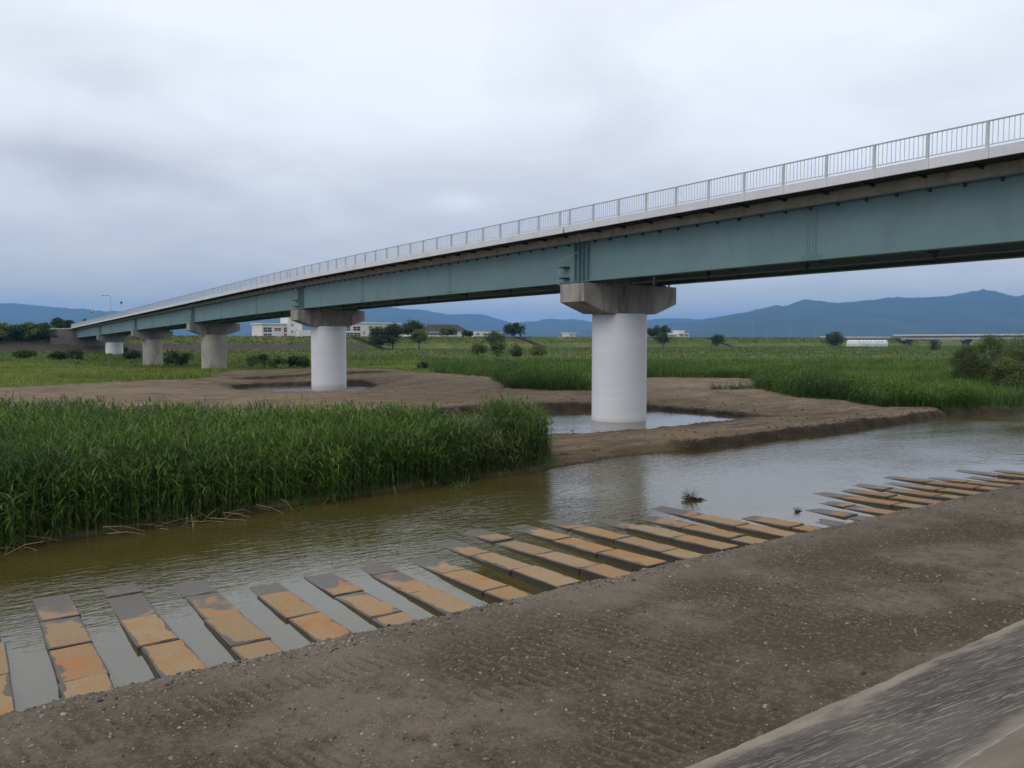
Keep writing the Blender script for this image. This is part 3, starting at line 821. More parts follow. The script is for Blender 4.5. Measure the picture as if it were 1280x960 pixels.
# piers
PIER_D = {-1: 3.6, 0: 3.33, 1: 3.7, 2: 3.7, 3: 3.7, 4: 4.0}
for k in range(-1, 5):
    yc = YG + SPAN * k
    gb = Zs(yc) - 4.05
    top = gb - 0.12
    r = PIER_D[k] / 2
    white = k in (-1, 0, 1, 4)
    zb = top - 1.72
    n = 48
    V = []; F = []
    base = -1.6
    levels = [base, 0.6, 2.2, 4.0, zb - 0.03, zb]
    for j, z in enumerate(levels):
        rr = r - (0.03 if j == len(levels) - 1 else 0)
        V += [(XC + rr * math.cos(2 * math.pi * i / n), yc + rr * math.sin(2 * math.pi * i / n), z) for i in range(n)]
    for j in range(len(levels) - 1):
        F += [(j * n + i, j * n + (i + 1) % n, (j + 1) * n + (i + 1) % n, (j + 1) * n + i) for i in range(n)]
    F.append(tuple((len(levels) - 1) * n + i for i in range(n))); F.append(tuple(range(n))[::-1])
    pier = bpart(MB().add(V, F), 'pier', M['white_pier'] if white else M['old_concrete'], smooth=True,
                 label='round white coated pier' if white else 'round bare concrete pier')
    ht, L1, L2 = 1.1, 3.75, 1.95
    e = top - 1.06
    prof = [(XC - L1, top), (XC + L1, top), (XC + L1, e), (XC + L2, zb + 0.005), (XC - L2, zb + 0.005), (XC - L1, e)]
    cap = bpart(MB().prism_y(prof, yc - ht, yc + ht), 'pier_cap', M['cap_concrete'], parent=pier)
    for xg in (XG, XG2):
        for s in (-1, 1):
            bpart(MB().box(xg - 0.25, xg + 0.25, yc + s * 0.62 - 0.22, yc + s * 0.62 + 0.22, top, gb - 0.03), 'bearing', M['dark_steel'], parent=pier)
    # drain stub on the cap and white pipe on the far bearing shelf
    bpart(MB().tube([(XG2 + 0.35, yc - 0.95, top), (XG2 + 0.35, yc - 0.95, gb + 0.12)], 0.07, 8), 'drain_pipe', M['rail'], parent=pier)
    # handrail of the inspection ladder beside the joint
    hx = XG - 0.42
    hy = yc + 1.75
    h = MB().tube([(XG - 0.16, yc + 0.35, gb + 1.75), (hx, yc + 1.1, gb + 1.45), (hx, hy, gb + 1.15), (hx, hy, gb - 0.12)], 0.03, 6)
    h.tube([(XG - 0.03, hy, gb + 0.95), (hx, hy, gb + 0.95)], 0.035, 6); h.tube([(XG - 0.03, hy, gb + 0.3), (hx, hy, gb + 0.3)], 0.035, 6)
    bpart(h, 'access_handrail', M['galv'])
    for zs_ in (0.93, 0.28):
        bpart(MB().box(hx - 0.05, XG - 0.03, hy - 0.55, hy + 0.02, gb + zs_, gb + zs_ + 0.05), 'ladder_step', M['dark_steel'])

# superstructure, one simple span after another
ALL_BALUSTERS = []
for k in range(-1, 5):
    y0, y1 = YG + SPAN * k + 0.07, YG + SPAN * (k + 1) - 0.07
    if k == 4: y1 += 2.5
    ys = list(np.linspace(y0, y1, 9))
    for gi, xg in enumerate((XG, XG2)):
        tf, bf, wt = 0.24, 0.27, 0.012
        prof = [(xg - bf, -4.05), (xg + bf, -4.05), (xg + bf, -4.01), (xg + wt, -4.01), (xg + wt, -1.74), (xg + tf, -1.74), (xg + tf, -1.70), (xg - tf, -1.70), (xg - tf, -1.74), (xg - wt, -1.74), (xg - wt, -4.01), (xg - bf, -4.01)]
        g = bpart(MB().sweep(prof[::-1], ys, Zs), 'girder', M['girder'])
        side = -1 if gi == 0 else 1
        # end stiffeners
        for ye, sg in ((y0 + 0.10, 1), (y0 + 0.50, 1), (y1 - 0.10, -1), (y1 - 0.50, -1)):
            z = Zs(ye)
            x0, x1 = sorted((xg + side * 0.013, xg + side * 0.235))
            bpart(MB().box(x0, x1, ye - 0.012, ye + 0.012, z - 4.008, z - 1.745), 'end_stiffener', M['girder'], parent=g)
        if gi == 1: continue
        # bolted splices at the third points: plate plus bolt heads
        for ysp in (y0 + SPAN / 3, y0 + 2 * SPAN / 3):
            z = Zs(ysp)
            sp = MB().box(xg - 0.026, xg - 0.0125, ysp - 0.26, ysp + 0.26, z - 3.78, z - 1.98)
            sp.box(xg - 0.024, xg - 0.0126, ysp - 0.5, ysp + 0.5, z - 3.98, z - 3.80); sp.box(xg - 0.024, xg - 0.0126, ysp - 0.5, ysp + 0.5, z - 1.96, z - 1.78)
            for yy in (-0.2, -0.09, 0.09, 0.2):
                for zz in np.linspace(-3.7, -2.06, 17):
                    sp.box(xg - 0.05, xg - 0.026, ysp + yy - 0.018, ysp + yy + 0.018, z + zz - 0.018, z + zz + 0.018)
            for yy in np.linspace(-0.44, 0.44, 9):
                for zz in (-3.93, -3.85, -1.9, -1.83):
                    sp.box(xg - 0.05, xg - 0.024, ysp + yy - 0.018, ysp + yy + 0.018, z + zz - 0.018, z + zz + 0.018)
            bpart(sp, 'splice_plate', M['girder'], parent=g)
        # lifting lugs under the top flange
        lug = MB()
        for yy in np.arange(y0 + 1.2, y1 - 0.8, 1.28):
            z = Zs(yy); lug.box(xg - 0.13, xg - 0.012, yy - 0.045, yy + 0.045, z - 1.87, z - 1.742)
        bpart(lug, 'lifting_lug', M['dark_steel'], parent=g, kind='stuff')
        # cable pipe slung below
        pz = -4.25
        pipe = MB().tube([(xg + 0.9, y, Zs(y) + pz) for y in ys], 0.045, 8)
        pp = bpart(pipe, 'cable_pipe', M['pipe'])
        for yy in np.linspace(y0 + 3, y1 - 3, 8):
            z = Zs(yy)
            bpart(MB().box(xg + 0.83, xg + 0.97, yy - 0.05, yy + 0.05, z + pz - 0.09, z - 3.9), 'pipe_hanger', M['dark_steel'], parent=pp)
    # cross beams between the girders
    for yy in np.linspace(y0 + 0.8, y1 - 0.8, 9):
        z = Zs(yy)
        bpart(MB().box(XG + 0.012, XG2 - 0.012, yy - 0.1, yy + 0.1, z - 3.6, z - 2.4), 'cross_beam', M['girder'])
    # deck slab with haunches, its walkway overhang and edge kerbs
    hp = [(XG - 0.33, -1.36), (XG - 0.27, -1.695), (XG + 0.27, -1.695), (XG + 0.45, -1.42), (XG2 - 0.45, -1.42), (XG2 - 0.27, -1.695), (XG2 + 0.27, -1.695), (XG2 + 0.33, -1.36), (XG2 + 0.33, -1.1), (XG - 0.33, -1.1)]
    bpart(MB().sweep(hp, ys, Zs), 'deck_slab', M['deck_concrete'])
    for sx in (-1, 1):
        xa, xb = (XF + 0.10, XG - 0.335) if sx < 0 else (XG2 + 0.335, XG2 + 1.4)
        bpart(MB().sweep([(xa, -1.285), (xb, -1.285), (xb, -1.08), (xa, -1.08)], ys, Zs), 'walkway_floor', M['deck_under'])
        for yy in np.arange(y0 + 1.0, y1, 2.0455):
            z = Zs(yy)
            if sx < 0:
                br = MB().add([(XF + 0.10, yy - .04, z - 1.29), (XF + 0.10, yy - .04, z - 1.31), (XG - .34, yy - .04, z - 1.40), (XG - .34, yy - .04, z - 1.29),
                               (XF + 0.10, yy + .04, z - 1.29), (XF + 0.10, yy + .04, z - 1.31), (XG - .34, yy + .04, z - 1.40), (XG - .34, yy + .04, z - 1.29)],
                              [(0, 1, 2, 3), (7, 6, 5, 4), (0, 4, 5, 1), (1, 5, 6, 2), (2, 6, 7, 3), (3, 7, 4, 0)])
                bpart(br, 'walkway_bracket', M['deck_under'])
    # fascia panels and railing of the near side
    nb = 22
    pst = [y0 + 0.38 + i * (SPAN - 0.9) / nb for i in range(nb + 1)]
    ends = [y0] + [p - 0.09 for p in pst[1:-1]] + [y1 if k < 4 else YG + SPAN * (k + 1) - 0.07]
    for i in range(len(ends) - 1):
        a, b = ends[i] + 0.006, ends[i + 1] - 0.006
        za, zb_ = Zs(a), Zs(b)
        fp = MB().sweep([(XF, -1.30), (XF + 0.09, -1.30), (XF + 0.09, -1.04), (XF + 0.17, -1.04), (XF + 0.17, -0.93), (XF, -0.93)], [a, b], Zs)
        bpart(fp, 'fascia_panel', M['fascia'])
        ff = MB().sweep([(XG2 + 1.41, -1.30), (XG2 + 1.5, -1.30), (XG2 + 1.5, -0.93), (XG2 + 1.41, -0.93)], [a, b], Zs)
        if i % 11 == 0:
            ee = ends[min(i + 11, len(ends) - 1)] - 0.006
            bpart(MB().sweep([(XG2 + 1.41, -1.30), (XG2 + 1.5, -1.30), (XG2 + 1.5, -0.93), (XG2 + 1.41, -0.93)], [a, (a + ee) / 2, ee], Zs), 'fascia_panel', M['fascia'])
    xr = XF + 0.08
    for p in pst:
        z = Zs(p)
        bpart(MB().box(xr - 0.035, xr + 0.045, p - 0.05, p + 0.05, z - 0.929, z - 0.045), 'railing_post', M['rail'])
    bays = [(pst[i], pst[i + 1]) for i in range(nb)]
    if k < 4: bays.append((pst[-1], pst[-1] + 0.9))
    for (a, b) in bays:
        rl = MB().sweep([(xr - 0.04, -0.044), (xr + 0.04, -0.044), (xr + 0.045, -0.01), (xr, 0.0), (xr - 0.045, -0.01)], [a - 0.0, b - 0.004], Zs)
        rl.sweep([(xr - 0.016, -0.845), (xr + 0.016, -0.845), (xr + 0.016, -0.81), (xr - 0.016, -0.81)], [a + 0.051, b - 0.051], Zs)
        pn = bpart(rl, 'railing_panel', M['rail'])
        nbal = 11 if b - a > 1.5 else 4
        for j in range(nbal):
            yy = a + (b - a) * (j + 1) / (nbal + 1)
            ALL_BALUSTERS.append((yy, pn))
    # far side railing
    xr2 = XG2 + 1.42
    rl = MB().sweep([(xr2 - 0.04, -0.044), (xr2 + 0.04, -0.044), (xr2 + 0.045, -0.01), (xr2, 0.0), (xr2 - 0.045, -0.01)], ys, Zs)
    rl.sweep([(xr2 - 0.016, -0.845), (xr2 + 0.016, -0.845), (xr2 + 0.016, -0.81), (xr2 - 0.016, -0.81)], ys, Zs)
    bpart(rl, 'railing_panel', M['rail'])
    for p in pst[::2]:
        z = Zs(p); bpart(MB().box(xr2 - 0.035, xr2 + 0.045, p - 0.05, p + 0.05, z - 0.929, z - 0.045), 'railing_post', M['rail'])

bal_me = MB().box(-0.009, 0.009, -0.009, 0.009, -0.809, -0.0445).mesh('baluster', M['rail'])
ALL_BALUSTERS.sort(key=lambda t: abs(t[0] - 22))
vis = [t for t in ALL_BALUSTERS if t[0] > 12][:300]
rest = [t for t in ALL_BALUSTERS if t not in vis]
for yy, pn in vis:
    link('baluster', bal_me, pn, (XF + 0.08, yy, Zs(yy)))
mb = MB()
for yy, pn in rest:
    z = Zs(yy); xr = XF + 0.08
    mb.box(xr - 0.009, xr + 0.009, yy - 0.009, yy + 0.009, z - 0.809, z - 0.0445)
bpart(mb, 'baluster', M['rail'], kind='stuff')

# abutment in the far levee
ya = YG + SPAN * 5
za = Zs(ya)
ab = MB().box(XC - 4.6, XC + 4.6, ya - 0.9, ya + 3.4, 0.5, za - 4.2); ab.box(XC - 4.6, XC + 4.6, ya + 1.3, ya + 3.4, za - 4.199, za - 1.5)
bpart(ab, 'abutment', M['dark_concrete'])
for sx in (-1, 1):
    wx = XC + sx * 4.75
    wmb = MB().prism_x([(ya - 0.8, 0.5), (ya + 14, 0.5), (ya + 14, za - 1.35), (ya + 0.9, za - 1.35), (ya + 0.9, za - 4.2), (ya - 0.8, za - 4.2)], wx - 0.14, wx + 0.14)
    bpart(wmb, 'wing_wall', M['dark_concrete'])

# ------------------------------------------------------------------ concrete slabs in the shallows
ORD = ['zeroth', 'first', 'second', 'third', 'fourth', 'fifth', 'sixth', 'seventh', 'eighth', 'ninth', 'tenth', 'eleventh', 'twelfth', 'thirteenth', 'fourteenth', 'fifteenth', 'sixteenth', 'seventeenth', 'eighteenth', 'nineteenth', 'twentieth',
       'twenty-first', 'twenty-second', 'twenty-third', 'twenty-fourth', 'twenty-fifth', 'twenty-sixth', 'twenty-seventh', 'twenty-eighth', 'twenty-ninth']


def slab_mesh(seed):
    r = np.random.default_rng(seed)
    hx, hy, t = 0.325, 0.815, 0.17
    xs = [-hx, -hx + 0.02, -0.1, 0.1, hx - 0.02, hx]; ysl = [-hy, -hy + 0.02, -0.4, 0, 0.4, hy - 0.02, hy]
    nx, ny = len(xs), len(ysl); V = []; F = []
    for i, x in enumerate(xs):
        for j, y in enumerate(ysl):
            ed = (i in (0, nx - 1)) or (j in (0, ny - 1))
            z = -0.018 * r.uniform(0.6, 1.6) if ed else r.uniform(-0.005, 0.004)
            V.append((x + (r.uniform(-.008, .008) if ed else 0), y + (r.uniform(-.008, .008) if ed else 0), z))
    I = lambda i, j: i * ny + j
    for i in range(nx - 1):
        for j in range(ny - 1):
            F.append((I(i, j), I(i + 1, j), I(i + 1, j + 1), I(i, j + 1)))
    rim = [I(i, 0) for i in range(nx)] + [I(nx - 1, j) for j in range(1, ny)] + [I(i, ny - 1) for i in range(nx - 2, -1, -1)] + [I(0, j) for j in range(ny - 2, 0, -1)]
    o = len(V)
    for v in rim: V.append((V[v][0], V[v][1], -t))
    m = len(rim)
    for i in range(m): F.append((rim[(i + 1) % m], rim[i], o + i, o + (i + 1) % m))
    F.append(tuple(o + i for i in range(m))[::-1])
    me = bpy.data.meshes.new('concrete_block'); me.from_pydata(V, [], F); me.update(); me.materials.append(M['slab'])
    return me


SM = [slab_mesh(s) for s in range(8)]
#      row: slabs, where the top dips under water, shift along the row
ROWS = {0: (4, 18.1, 0), 1: (4, 18.1, 0), 2: (4, 18.0, 0), 3: (4, 17.9, 0), 4: (3, 17.0, 0), 5: (3, 16.6, 0), 6: (3, 16.7, 0), 7: (3, 16.8, 0), 8: (4, 17.7, 0), 9: (4, 17.8, 0), 10: (4, 17.6, 0),
        11: (4, 17.4, 0), 12: (3, 17.3, 0), 13: (3, 16.7, 0), 14: (3, 17.1, 0), 15: (2, 14.9, 0), 16: (2, 14.0, 0), 17: (2, 14.3, -.1), 18: (2, 14.6, -.1), 19: (3, 15.9, -.05), 20: (3, 15.8, -.1),
        21: (3, 15.8, -.05), 22: (3, 15.9, -.35), 23: (3, 16.2, -.15), 24: (2, 15.6, -.1), 25: (2, 15.1, -.1), 26: (3, 15.6, -.1), 27: (2, 15.2, -.1)}
rs = np.random.default_rng(99)
for row, (cnt, bw, sh) in ROWS.items():
    xr = 0.25 + 1.2355 * row
    st = (11.53 if row % 2 else 12.40) + sh
    for j in range(cnt):
        yc = st + 1.665 * (j + 0.5) + rs.uniform(-.02, .02)
        ztop = lambda y: (bw - y) * ((0.021 if row < 7 else 0.034) if y < bw else 0.06)
        zt = ztop(yc) + rs.uniform(-.02, .02)
        tilt = math.atan2(ztop(yc + 0.8) - ztop(yc - 0.8), 1.6) + rs.uniform(-.008, .008)
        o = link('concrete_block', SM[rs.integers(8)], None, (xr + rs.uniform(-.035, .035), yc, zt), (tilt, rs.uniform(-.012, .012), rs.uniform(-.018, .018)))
        where = ('innermost', 'second from the bank', 'third from the bank', 'outermost')[j] if j < cnt - 1 else 'outermost'
        look = 'rust-stained' if zt > 0.03 else 'grey half-sunken'
        rname = 'row cut by the left edge' if row == 0 else (ORD[row] + ' whole row from the left')
        tag(o, f'{look} concrete block, {where} in the {rname}', 'block', 'concrete blocks laid in rows in the shallows')

# ------------------------------------------------------------------ reeds and grass
def blades_mesh(name, base, direc, length, width, droop, tint, mat, seg=3):
    """base (n,3), direc (n,3) unit, curved tapering blades; tint (n,3)"""
    n = len(base)
    up = np.array([0, 0, 1.0])
    hor = direc.copy(); hor[:, 2] = 0
    hl = np.linalg.norm(hor, axis=1, keepdims=True); hor = np.where(hl > 1e-4, hor / np.maximum(hl, 1e-4), np.array([[1., 0, 0]]))
    side = np.cross(hor, up)
    ts = np.linspace(0, 1, seg + 1)
    V = np.zeros((n, 2 * seg + 1, 3)); C = np.zeros((n, 2 * seg + 1, 4)); C[..., 3] = 1
    for i, t in enumerate(ts):
        c = base + direc * (length * t)[:, None] + hor * (droop * length * 0.5 * t * t)[:, None] - up * (droop * length * t * t)[:, None]
        wv = width * (1.0 if i == 0 else (1 - t) ** 0.6 * 1.05)
        if i < seg:
            V[:, 2 * i] = c - side * (wv / 2)[:, None]; V[:, 2 * i + 1] = c + side * (wv / 2)[:, None]
        else:
            V[:, 2 * i] = c
    C[..., 0] = tint[:, None, 0]; C[..., 1] = tint[:, None, 1]; C[..., 2] = tint[:, None, 2]
    m = 2 * seg + 1
    o = np.arange(n)[:, None] * m
    Q = np.concatenate([o + np.array([[2 * i, 2 * i + 1, 2 * i + 3, 2 * i + 2]]) for i in range(seg - 1)], 0) if seg > 1 else None
    T = o + np.array([[2 * seg - 2, 2 * seg - 1, 2 * seg]])
    return V.reshape(-1, 3), Q, T, C.reshape(-1, 4)


def join(parts):
    Vs, Qs, Ts, Cs, o = [], [], [], [], 0
    for V, Q, T, C in parts:
        Vs.append(V); Cs.append(C)
        if Q is not None: Qs.append(Q + o)
        if T is not None: Ts.append(T + o)
        o += len(V)
    return np.concatenate(Vs), (np.concatenate(Qs) if Qs else None), (np.concatenate(Ts) if Ts else None), np.concatenate(Cs)


def reed_bed(name, pts, hts, mat, label, seed, nleaf=8, lw=0.03, dryness=None):
    r = np.random.default_rng(seed)
    n = len(pts)
    zb = terrain(pts[:, 0], pts[:, 1])
    base = np.column_stack([pts, np.maximum(zb, -0.25) - 0.03])
    la = r.uniform(0, 6.28, n); ll = np.abs(r.normal(0, 0.09, n))
    lean = np.stack([np.cos(la) * ll, np.sin(la) * ll, np.ones(n)], -1); lean /= np.linalg.norm(lean, axis=1, keepdims=True)
    sd_ = pts[:, 1] - far_shore(pts[:, 0])
    lean[:, 1] -= 0.22 * np.exp(-np.clip(sd_, 0, 9) / 0.5) * r.random(n); lean /= np.linalg.norm(lean, axis=1, keepdims=True)
    parts = []
    # stalks, straw coloured at the foot, green above
    tint = np.stack([r.uniform(0, .5, n), np.zeros(n), r.uniform(0.55, 1.0, n)], -1)
    parts.append(blades_mesh('', base, lean, hts * 0.34, np.full(n, 0.016), np.zeros(n), tint, mat, 1))
    tint2 = np.stack([r.uniform(0, .6, n), np.zeros(n), r.uniform(0.0, 0.35, n)], -1)
    parts.append(blades_mesh('', base + lean * (hts * 0.2)[:, None], lean, hts * 0.78, np.full(n, 0.018), np.full(n, 0.02), tint2, mat, 2))
    # leaves
    k = n * nleaf
    ii = np.repeat(np.arange(n), nleaf)
    t = np.clip(np.tile(np.linspace(0.14, 0.97, nleaf), n) + r.normal(0, 0.05, k), 0.15, 0.99)
    b2 = base[ii] + lean[ii] * (hts[ii] * t)[:, None]
    az = r.uniform(0, 6.28, k); elv = r.uniform(0.45, 1.15, k) + 0.25 * (t > 0.85)
    d = np.stack([np.cos(az) * np.cos(elv), np.sin(az) * np.cos(elv), np.sin(elv)], -1)
    L = r.uniform(0.32, 0.62, k) * (0.75 + 0.25 * hts[ii] / 2.0)
    wv = lw * r.uniform(0.7, 1.25, k)
    dr = r.uniform(0.35, 1.15, k) * (1 - 0.4 * (t > 0.9))
    dryp = (r.random(k) < 0.035) * r.uniform(.4, 1, k)
    if dryness is not None: dryp = np.maximum(dryp, (r.random(k) < dryness[ii]) * r.uniform(.5, 1, k))
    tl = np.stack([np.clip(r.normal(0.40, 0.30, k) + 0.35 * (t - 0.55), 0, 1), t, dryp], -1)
    parts.append(blades_mesh('', b2, d, L, wv, dr, tl, mat, 3))
    V, Q, T, C = join(parts)
    me = big_mesh(name, V, Q, T, mat, False, {'tint': C})
    return tag(link(name, me), label, 'reeds', None, 'stuff')


def scatter(poly, n, seed, dens=None):
    r = np.random.default_rng(seed)
    P = np.array(poly); lo, hi = P.min(0), P.max(0)
    out = np.zeros((0, 2))
    while len(out) < n:
        p = lo + (hi - lo) * r.random((n * 3, 2))
        m = poly_sd(p[:, 0], p[:, 1], poly) + 0.35 * fbm(p[:, 0] / 1.0, p[:, 1] / 1.0, seed) < 0
        if dens is not None: m &= r.random(len(p)) < dens(p[:, 0], p[:, 1])
        out = np.concatenate([out, p[m]])
    return out[:n]


def in_view(x, y, margin=0.08):
    """keeps plants to the part of the place the picture can see"""
    c, s = math.cos(YAW), math.sin(YAW)
    X = c * x - s * y; Y = s * x + c * y
    return (np.abs(X / np.maximum(Y, 1)) < 0.64 + margin) & (Y > 5)


BED = [(-9, 22.0), (0.8, 22.8), (7.3, 23.7), (14.4, 24.45), (19.4, 25.0), (20.4, 26.3), (19.8, 28.4), (17.6, 29.4), (14, 31.2), (10.6, 33.6), (2, 41.5), (-5, 46), (-14, 50), (-14, 40)]
pts = scatter(BED, 15800, 3, lambda x, y: in_view(x, y, .12) * (1.0 - 0.45 * sstep(y - far_shore(x), 3, 10)))
hts = 1.86 + 0.45 * fbm(pts[:, 0] / 2.2, pts[:, 1] / 2.2, 41) + np.random.default_rng(2).normal(0, 0.16, len(pts))
edge = np.clip(-poly_sd(pts[:, 0], pts[:, 1], BED), 0, 1.2) / 1.2
hts *= 0.78 + 0.22 * edge
hts *= np.interp(pts[:, 0], [0, 12, 16.3, 17.6, 18.6, 19.6, 20.3], [1, 1.0, 0.9, 0.80, 1.2, 1.3, 1.0])
dryn = 0.05 + 0.5 * np.exp(-((pts[:, 0] - 17.2) / 0.9) ** 2)
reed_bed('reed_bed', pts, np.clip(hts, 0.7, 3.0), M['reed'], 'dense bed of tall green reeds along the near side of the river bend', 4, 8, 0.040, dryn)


def grass_field(name, pts, hts, mat, label, seed, per=5, wmul=1.0, dryfrac=0.06, cat='grass'):
    r = np.random.default_rng(seed)
    n = len(pts) * per; ii = np.repeat(np.arange(len(pts)), per)
    dist = np.hypot(pts[:, 0], pts[:, 1])
    spread = 0.05 + 0.0018 * dist[ii]
    b = np.column_stack([pts[ii] + r.normal(0, 1, (n, 2)) * spread[:, None], np.zeros(n)])
    b[:, 2] = terrain(b[:, 0], b[:, 1]) - 0.04
    az = r.uniform(0, 6.28, n); el = r.uniform(0.95, 1.5, n)
    d = np.stack([np.cos(az) * np.cos(el), np.sin(az) * np.cos(el), np.sin(el)], -1)
    h = hts[ii] * r.uniform(0.6, 1.12, n)
    wv = np.maximum(0.018, 0.00068 * dist[ii]) * r.uniform(.7, 1.3, n) * wmul
    tn = np.stack([np.clip(r.normal(0.45, 0.24, n), 0, 1), np.ones(n), (r.random(n) < dryfrac) * r.uniform(.4, 1, n)], -1)
    V, Q, T, C = blades_mesh('', b, d, h, wv, r.uniform(0.02, 0.5, n), tn, mat, 2)
    me = big_mesh(name, V, Q, T, mat, False, {'tint': C})
    return tag(link(name, me), label, cat, None, 'stuff')


def polar_scatter(n, seed, dmin, dmax, test, powr=1.6):
    """more plants nearer the river, none where test fails"""
    r = np.random.default_rng(seed); out = np.zeros((0, 2))
    while len(out) < n:
        m = n * 2
        Y = dmin + (dmax - dmin) * r.random(m) ** powr
        X = Y * r.uniform(-0.72, 0.72, m)
        c, s = math.cos(-YAW), math.sin(-YAW)
        x, y = c * X - s * Y, s * X + c * Y
        k = test(x, y)
        out = np.concatenate([out, np.column_stack([x[k], y[k]])])
    return out[:n]


def is_grass(x, y): return (poly_sd(x, y, SAND) + 0.8 * fbm(x / 2.5, y / 2.5, 51) > 0.15) & (y - far_shore(x) > 0.3) & (poly_sd(x, y, POOL2) > 1) & (poly_sd(x, y, POOL1) > 1)


def right_side(x, y): return x > 0.5 * (y - 60) + 36


# tall reeds of the middle and right flood plain
t1 = lambda x, y: is_grass(x, y) & (x > 38) & (y < 150) & right_side(x, y)
p = polar_scatter(22000, 11, 45, 150, t1, 1.3)
d = np.hypot(p[:, 0], p[:, 1])
h = 1.45 + 0.75 * fbm(p[:, 0] / 6, p[:, 1] / 4, 71) + 0.3 * fbm(p[:, 0] / 1.6, p[:, 1] / 1.6, 75) + 0.25 * np.exp(-(d - 60) ** 2 / 200)
h *= sstep(poly_sd(p[:, 0], p[:, 1], SAND), -0.3, 1.6) * 0.4 + 0.6
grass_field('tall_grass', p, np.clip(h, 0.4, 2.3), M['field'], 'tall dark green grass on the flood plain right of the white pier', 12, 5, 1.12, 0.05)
# reeds standing along the edge of the bare sand, leaf by leaf
t1b = lambda x, y: is_grass(x, y) & (x > 38) & (y < 76) & (poly_sd(x, y, SAND) < 6.0 * np.clip(vnoise(x / 4, y / 4, 88) + .35, 0, 1)) & right_side(x, y)
p = polar_scatter(6500, 111, 45, 105, t1b, 1.0)
h = (1.75 + 0.55 * fbm(p[:, 0] / 4, p[:, 1] / 4, 76)) * (0.55 + 0.45 * sstep(poly_sd(p[:, 0], p[:, 1], SAND), 0.0, 1.8))
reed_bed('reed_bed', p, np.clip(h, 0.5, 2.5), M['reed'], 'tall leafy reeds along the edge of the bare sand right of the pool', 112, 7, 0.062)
# lower bright meadow on the left and everything beyond
t2 = lambda x, y: is_grass(x, y) & (y < 200) & ~right_side(x, y) & (poly_sd(x, y, BED) > 1.0) & (y > 60)
p = polar_scatter(17000, 13, 62, 200, t2, 1.2)
grass_field('meadow_grass', p, 0.42 + 0.25 * np.clip(fbm(p[:, 0] / 9, p[:, 1] / 5, 72), -.6, 1) + 0.6 * sstep(fbm(p[:, 0] / 13, p[:, 1] / 11, 74), 0.15, 0.4), M['meadow'], 'lower bright green meadow grass left of and beneath the bridge', 14, 4, 1.15, 0.08)
t3 = lambda x, y: is_grass(x, y) & (y > 95) & (y < LEVEE_Y - 1)
p = polar_scatter(24000, 15, 130, 480, t3, 1.1)
grass_field('field_grass', p, 0.85 + 0.5 * np.clip(fbm(p[:, 0] / 16, p[:, 1] / 9, 73), -.6, 1), M['field'], 'pale and dark green grass of the far flood plain', 16, 3, 1.25, 0.25)
t4 = lambda x, y: (y > LEVEE_Y + 4.4) & (y < LEVEE_Y + 11) & (x < 520)
p = polar_scatter(5000, 17, 210, 700, t4, 1.0)
grass_field('levee_grass', p, np.full(len(p), 0.45), M['weed'], 'short rough grass on the far levee slope', 18, 4, 1.6, 0.12)

# sparse weeds on the sandbar right of the pool and along the pool rim
def tuft(name, x, y, n, h, rad, mat, label, cat, seed, wid=0.02, dry=0.1, z=None, droop=(0.1, 0.9)):
    r = np.random.default_rng(seed)
    a = r.uniform(0, 6.28, n); rr = rad * np.sqrt(r.random(n))
    b = np.stack([rr * np.cos(a), rr * np.sin(a), np.full(n, -0.04)], -1)
    a2 = a + r.normal(0, .6, n); el = r.uniform(0.8, 1.45, n)
    d = np.stack([np.cos(a2) * np.cos(el), np.sin(a2) * np.cos(el), np.sin(el)], -1)
    tn = np.stack([np.clip(r.normal(.5, .25, n), 0, 1), np.ones(n), (r.random(n) < dry) * r.uniform(.4, 1, n)], -1)
    V, Q, T, C = blades_mesh('', b, d, h * r.uniform(.5, 1.1, n), wid * r.uniform(.7, 1.2, n), r.uniform(*droop, n), tn, mat, 3)
    me = big_mesh(name, V, Q, T, mat, False, {'tint': C})
    zz = float(terrain(np.array([x]), np.array([y]))[0]) if z is None else z
    return tag(link(name, me, None, (x, y, zz)), label, cat)


for i, (x, y, h, lab) in enumerate([(55.6, 47.4, 0.85, 'left of the thin weed clumps on bare sand behind the pool'), (57.0, 46.4, 0.95, 'middle of the thin weed clumps on bare sand behind the pool'), (58.6, 46.6, 0.8, 'right of the thin weed clumps on bare sand behind the pool')]):
    tuft('weed_clump', x, y, 110, h * 1.5, 0.8, M['tree_c'], lab, 'weed', 200 + i, 0.05, 0.2)
r = np.random.default_rng(5)
rim = []
for i in range(70):
    x = r.uniform(27, 43); y = 30.9 + r.uniform(-.15, .25) + 0.03 * (x - 31)
    rim.append((x, y))
rim = np.array(rim)
grass_field('rim_weeds', rim, r.uniform(.08, .28, len(rim)), M['tree_c'], 'sparse thin weeds on the rim of the pool', 19, 5, 0.6, 0.4, 'weeds')
tuft('sedge_clump', 14.4, 23.45, 70, 0.75, 0.28, M['reed'], 'small leafy reed clump standing in the water before the reed bed', 'plant', 210, 0.028, 0.3, -0.05)
tuft('sedge_clump', 8.6, 23.1, 16, 0.8, 0.12, M['reed'], 'single young reed shoot leaning from the bed over the water', 'plant', 211, 0.03, 0.1, -0.05)
tuft('grass_tuft', 9.25, 5.66, 90, 0.16, 0.10, M['meadow'], 'small green grass tuft at the toe of the revetment', 'grass', 212, 0.008, 0.05, 0.53)
tuft('grass_tuft', 7.45, 5.68, 30, 0.11, 0.08, M['meadow'], 'faint tiny grass tuft left along the revetment toe', 'grass', 213, 0.006, 0.3, 0.53)

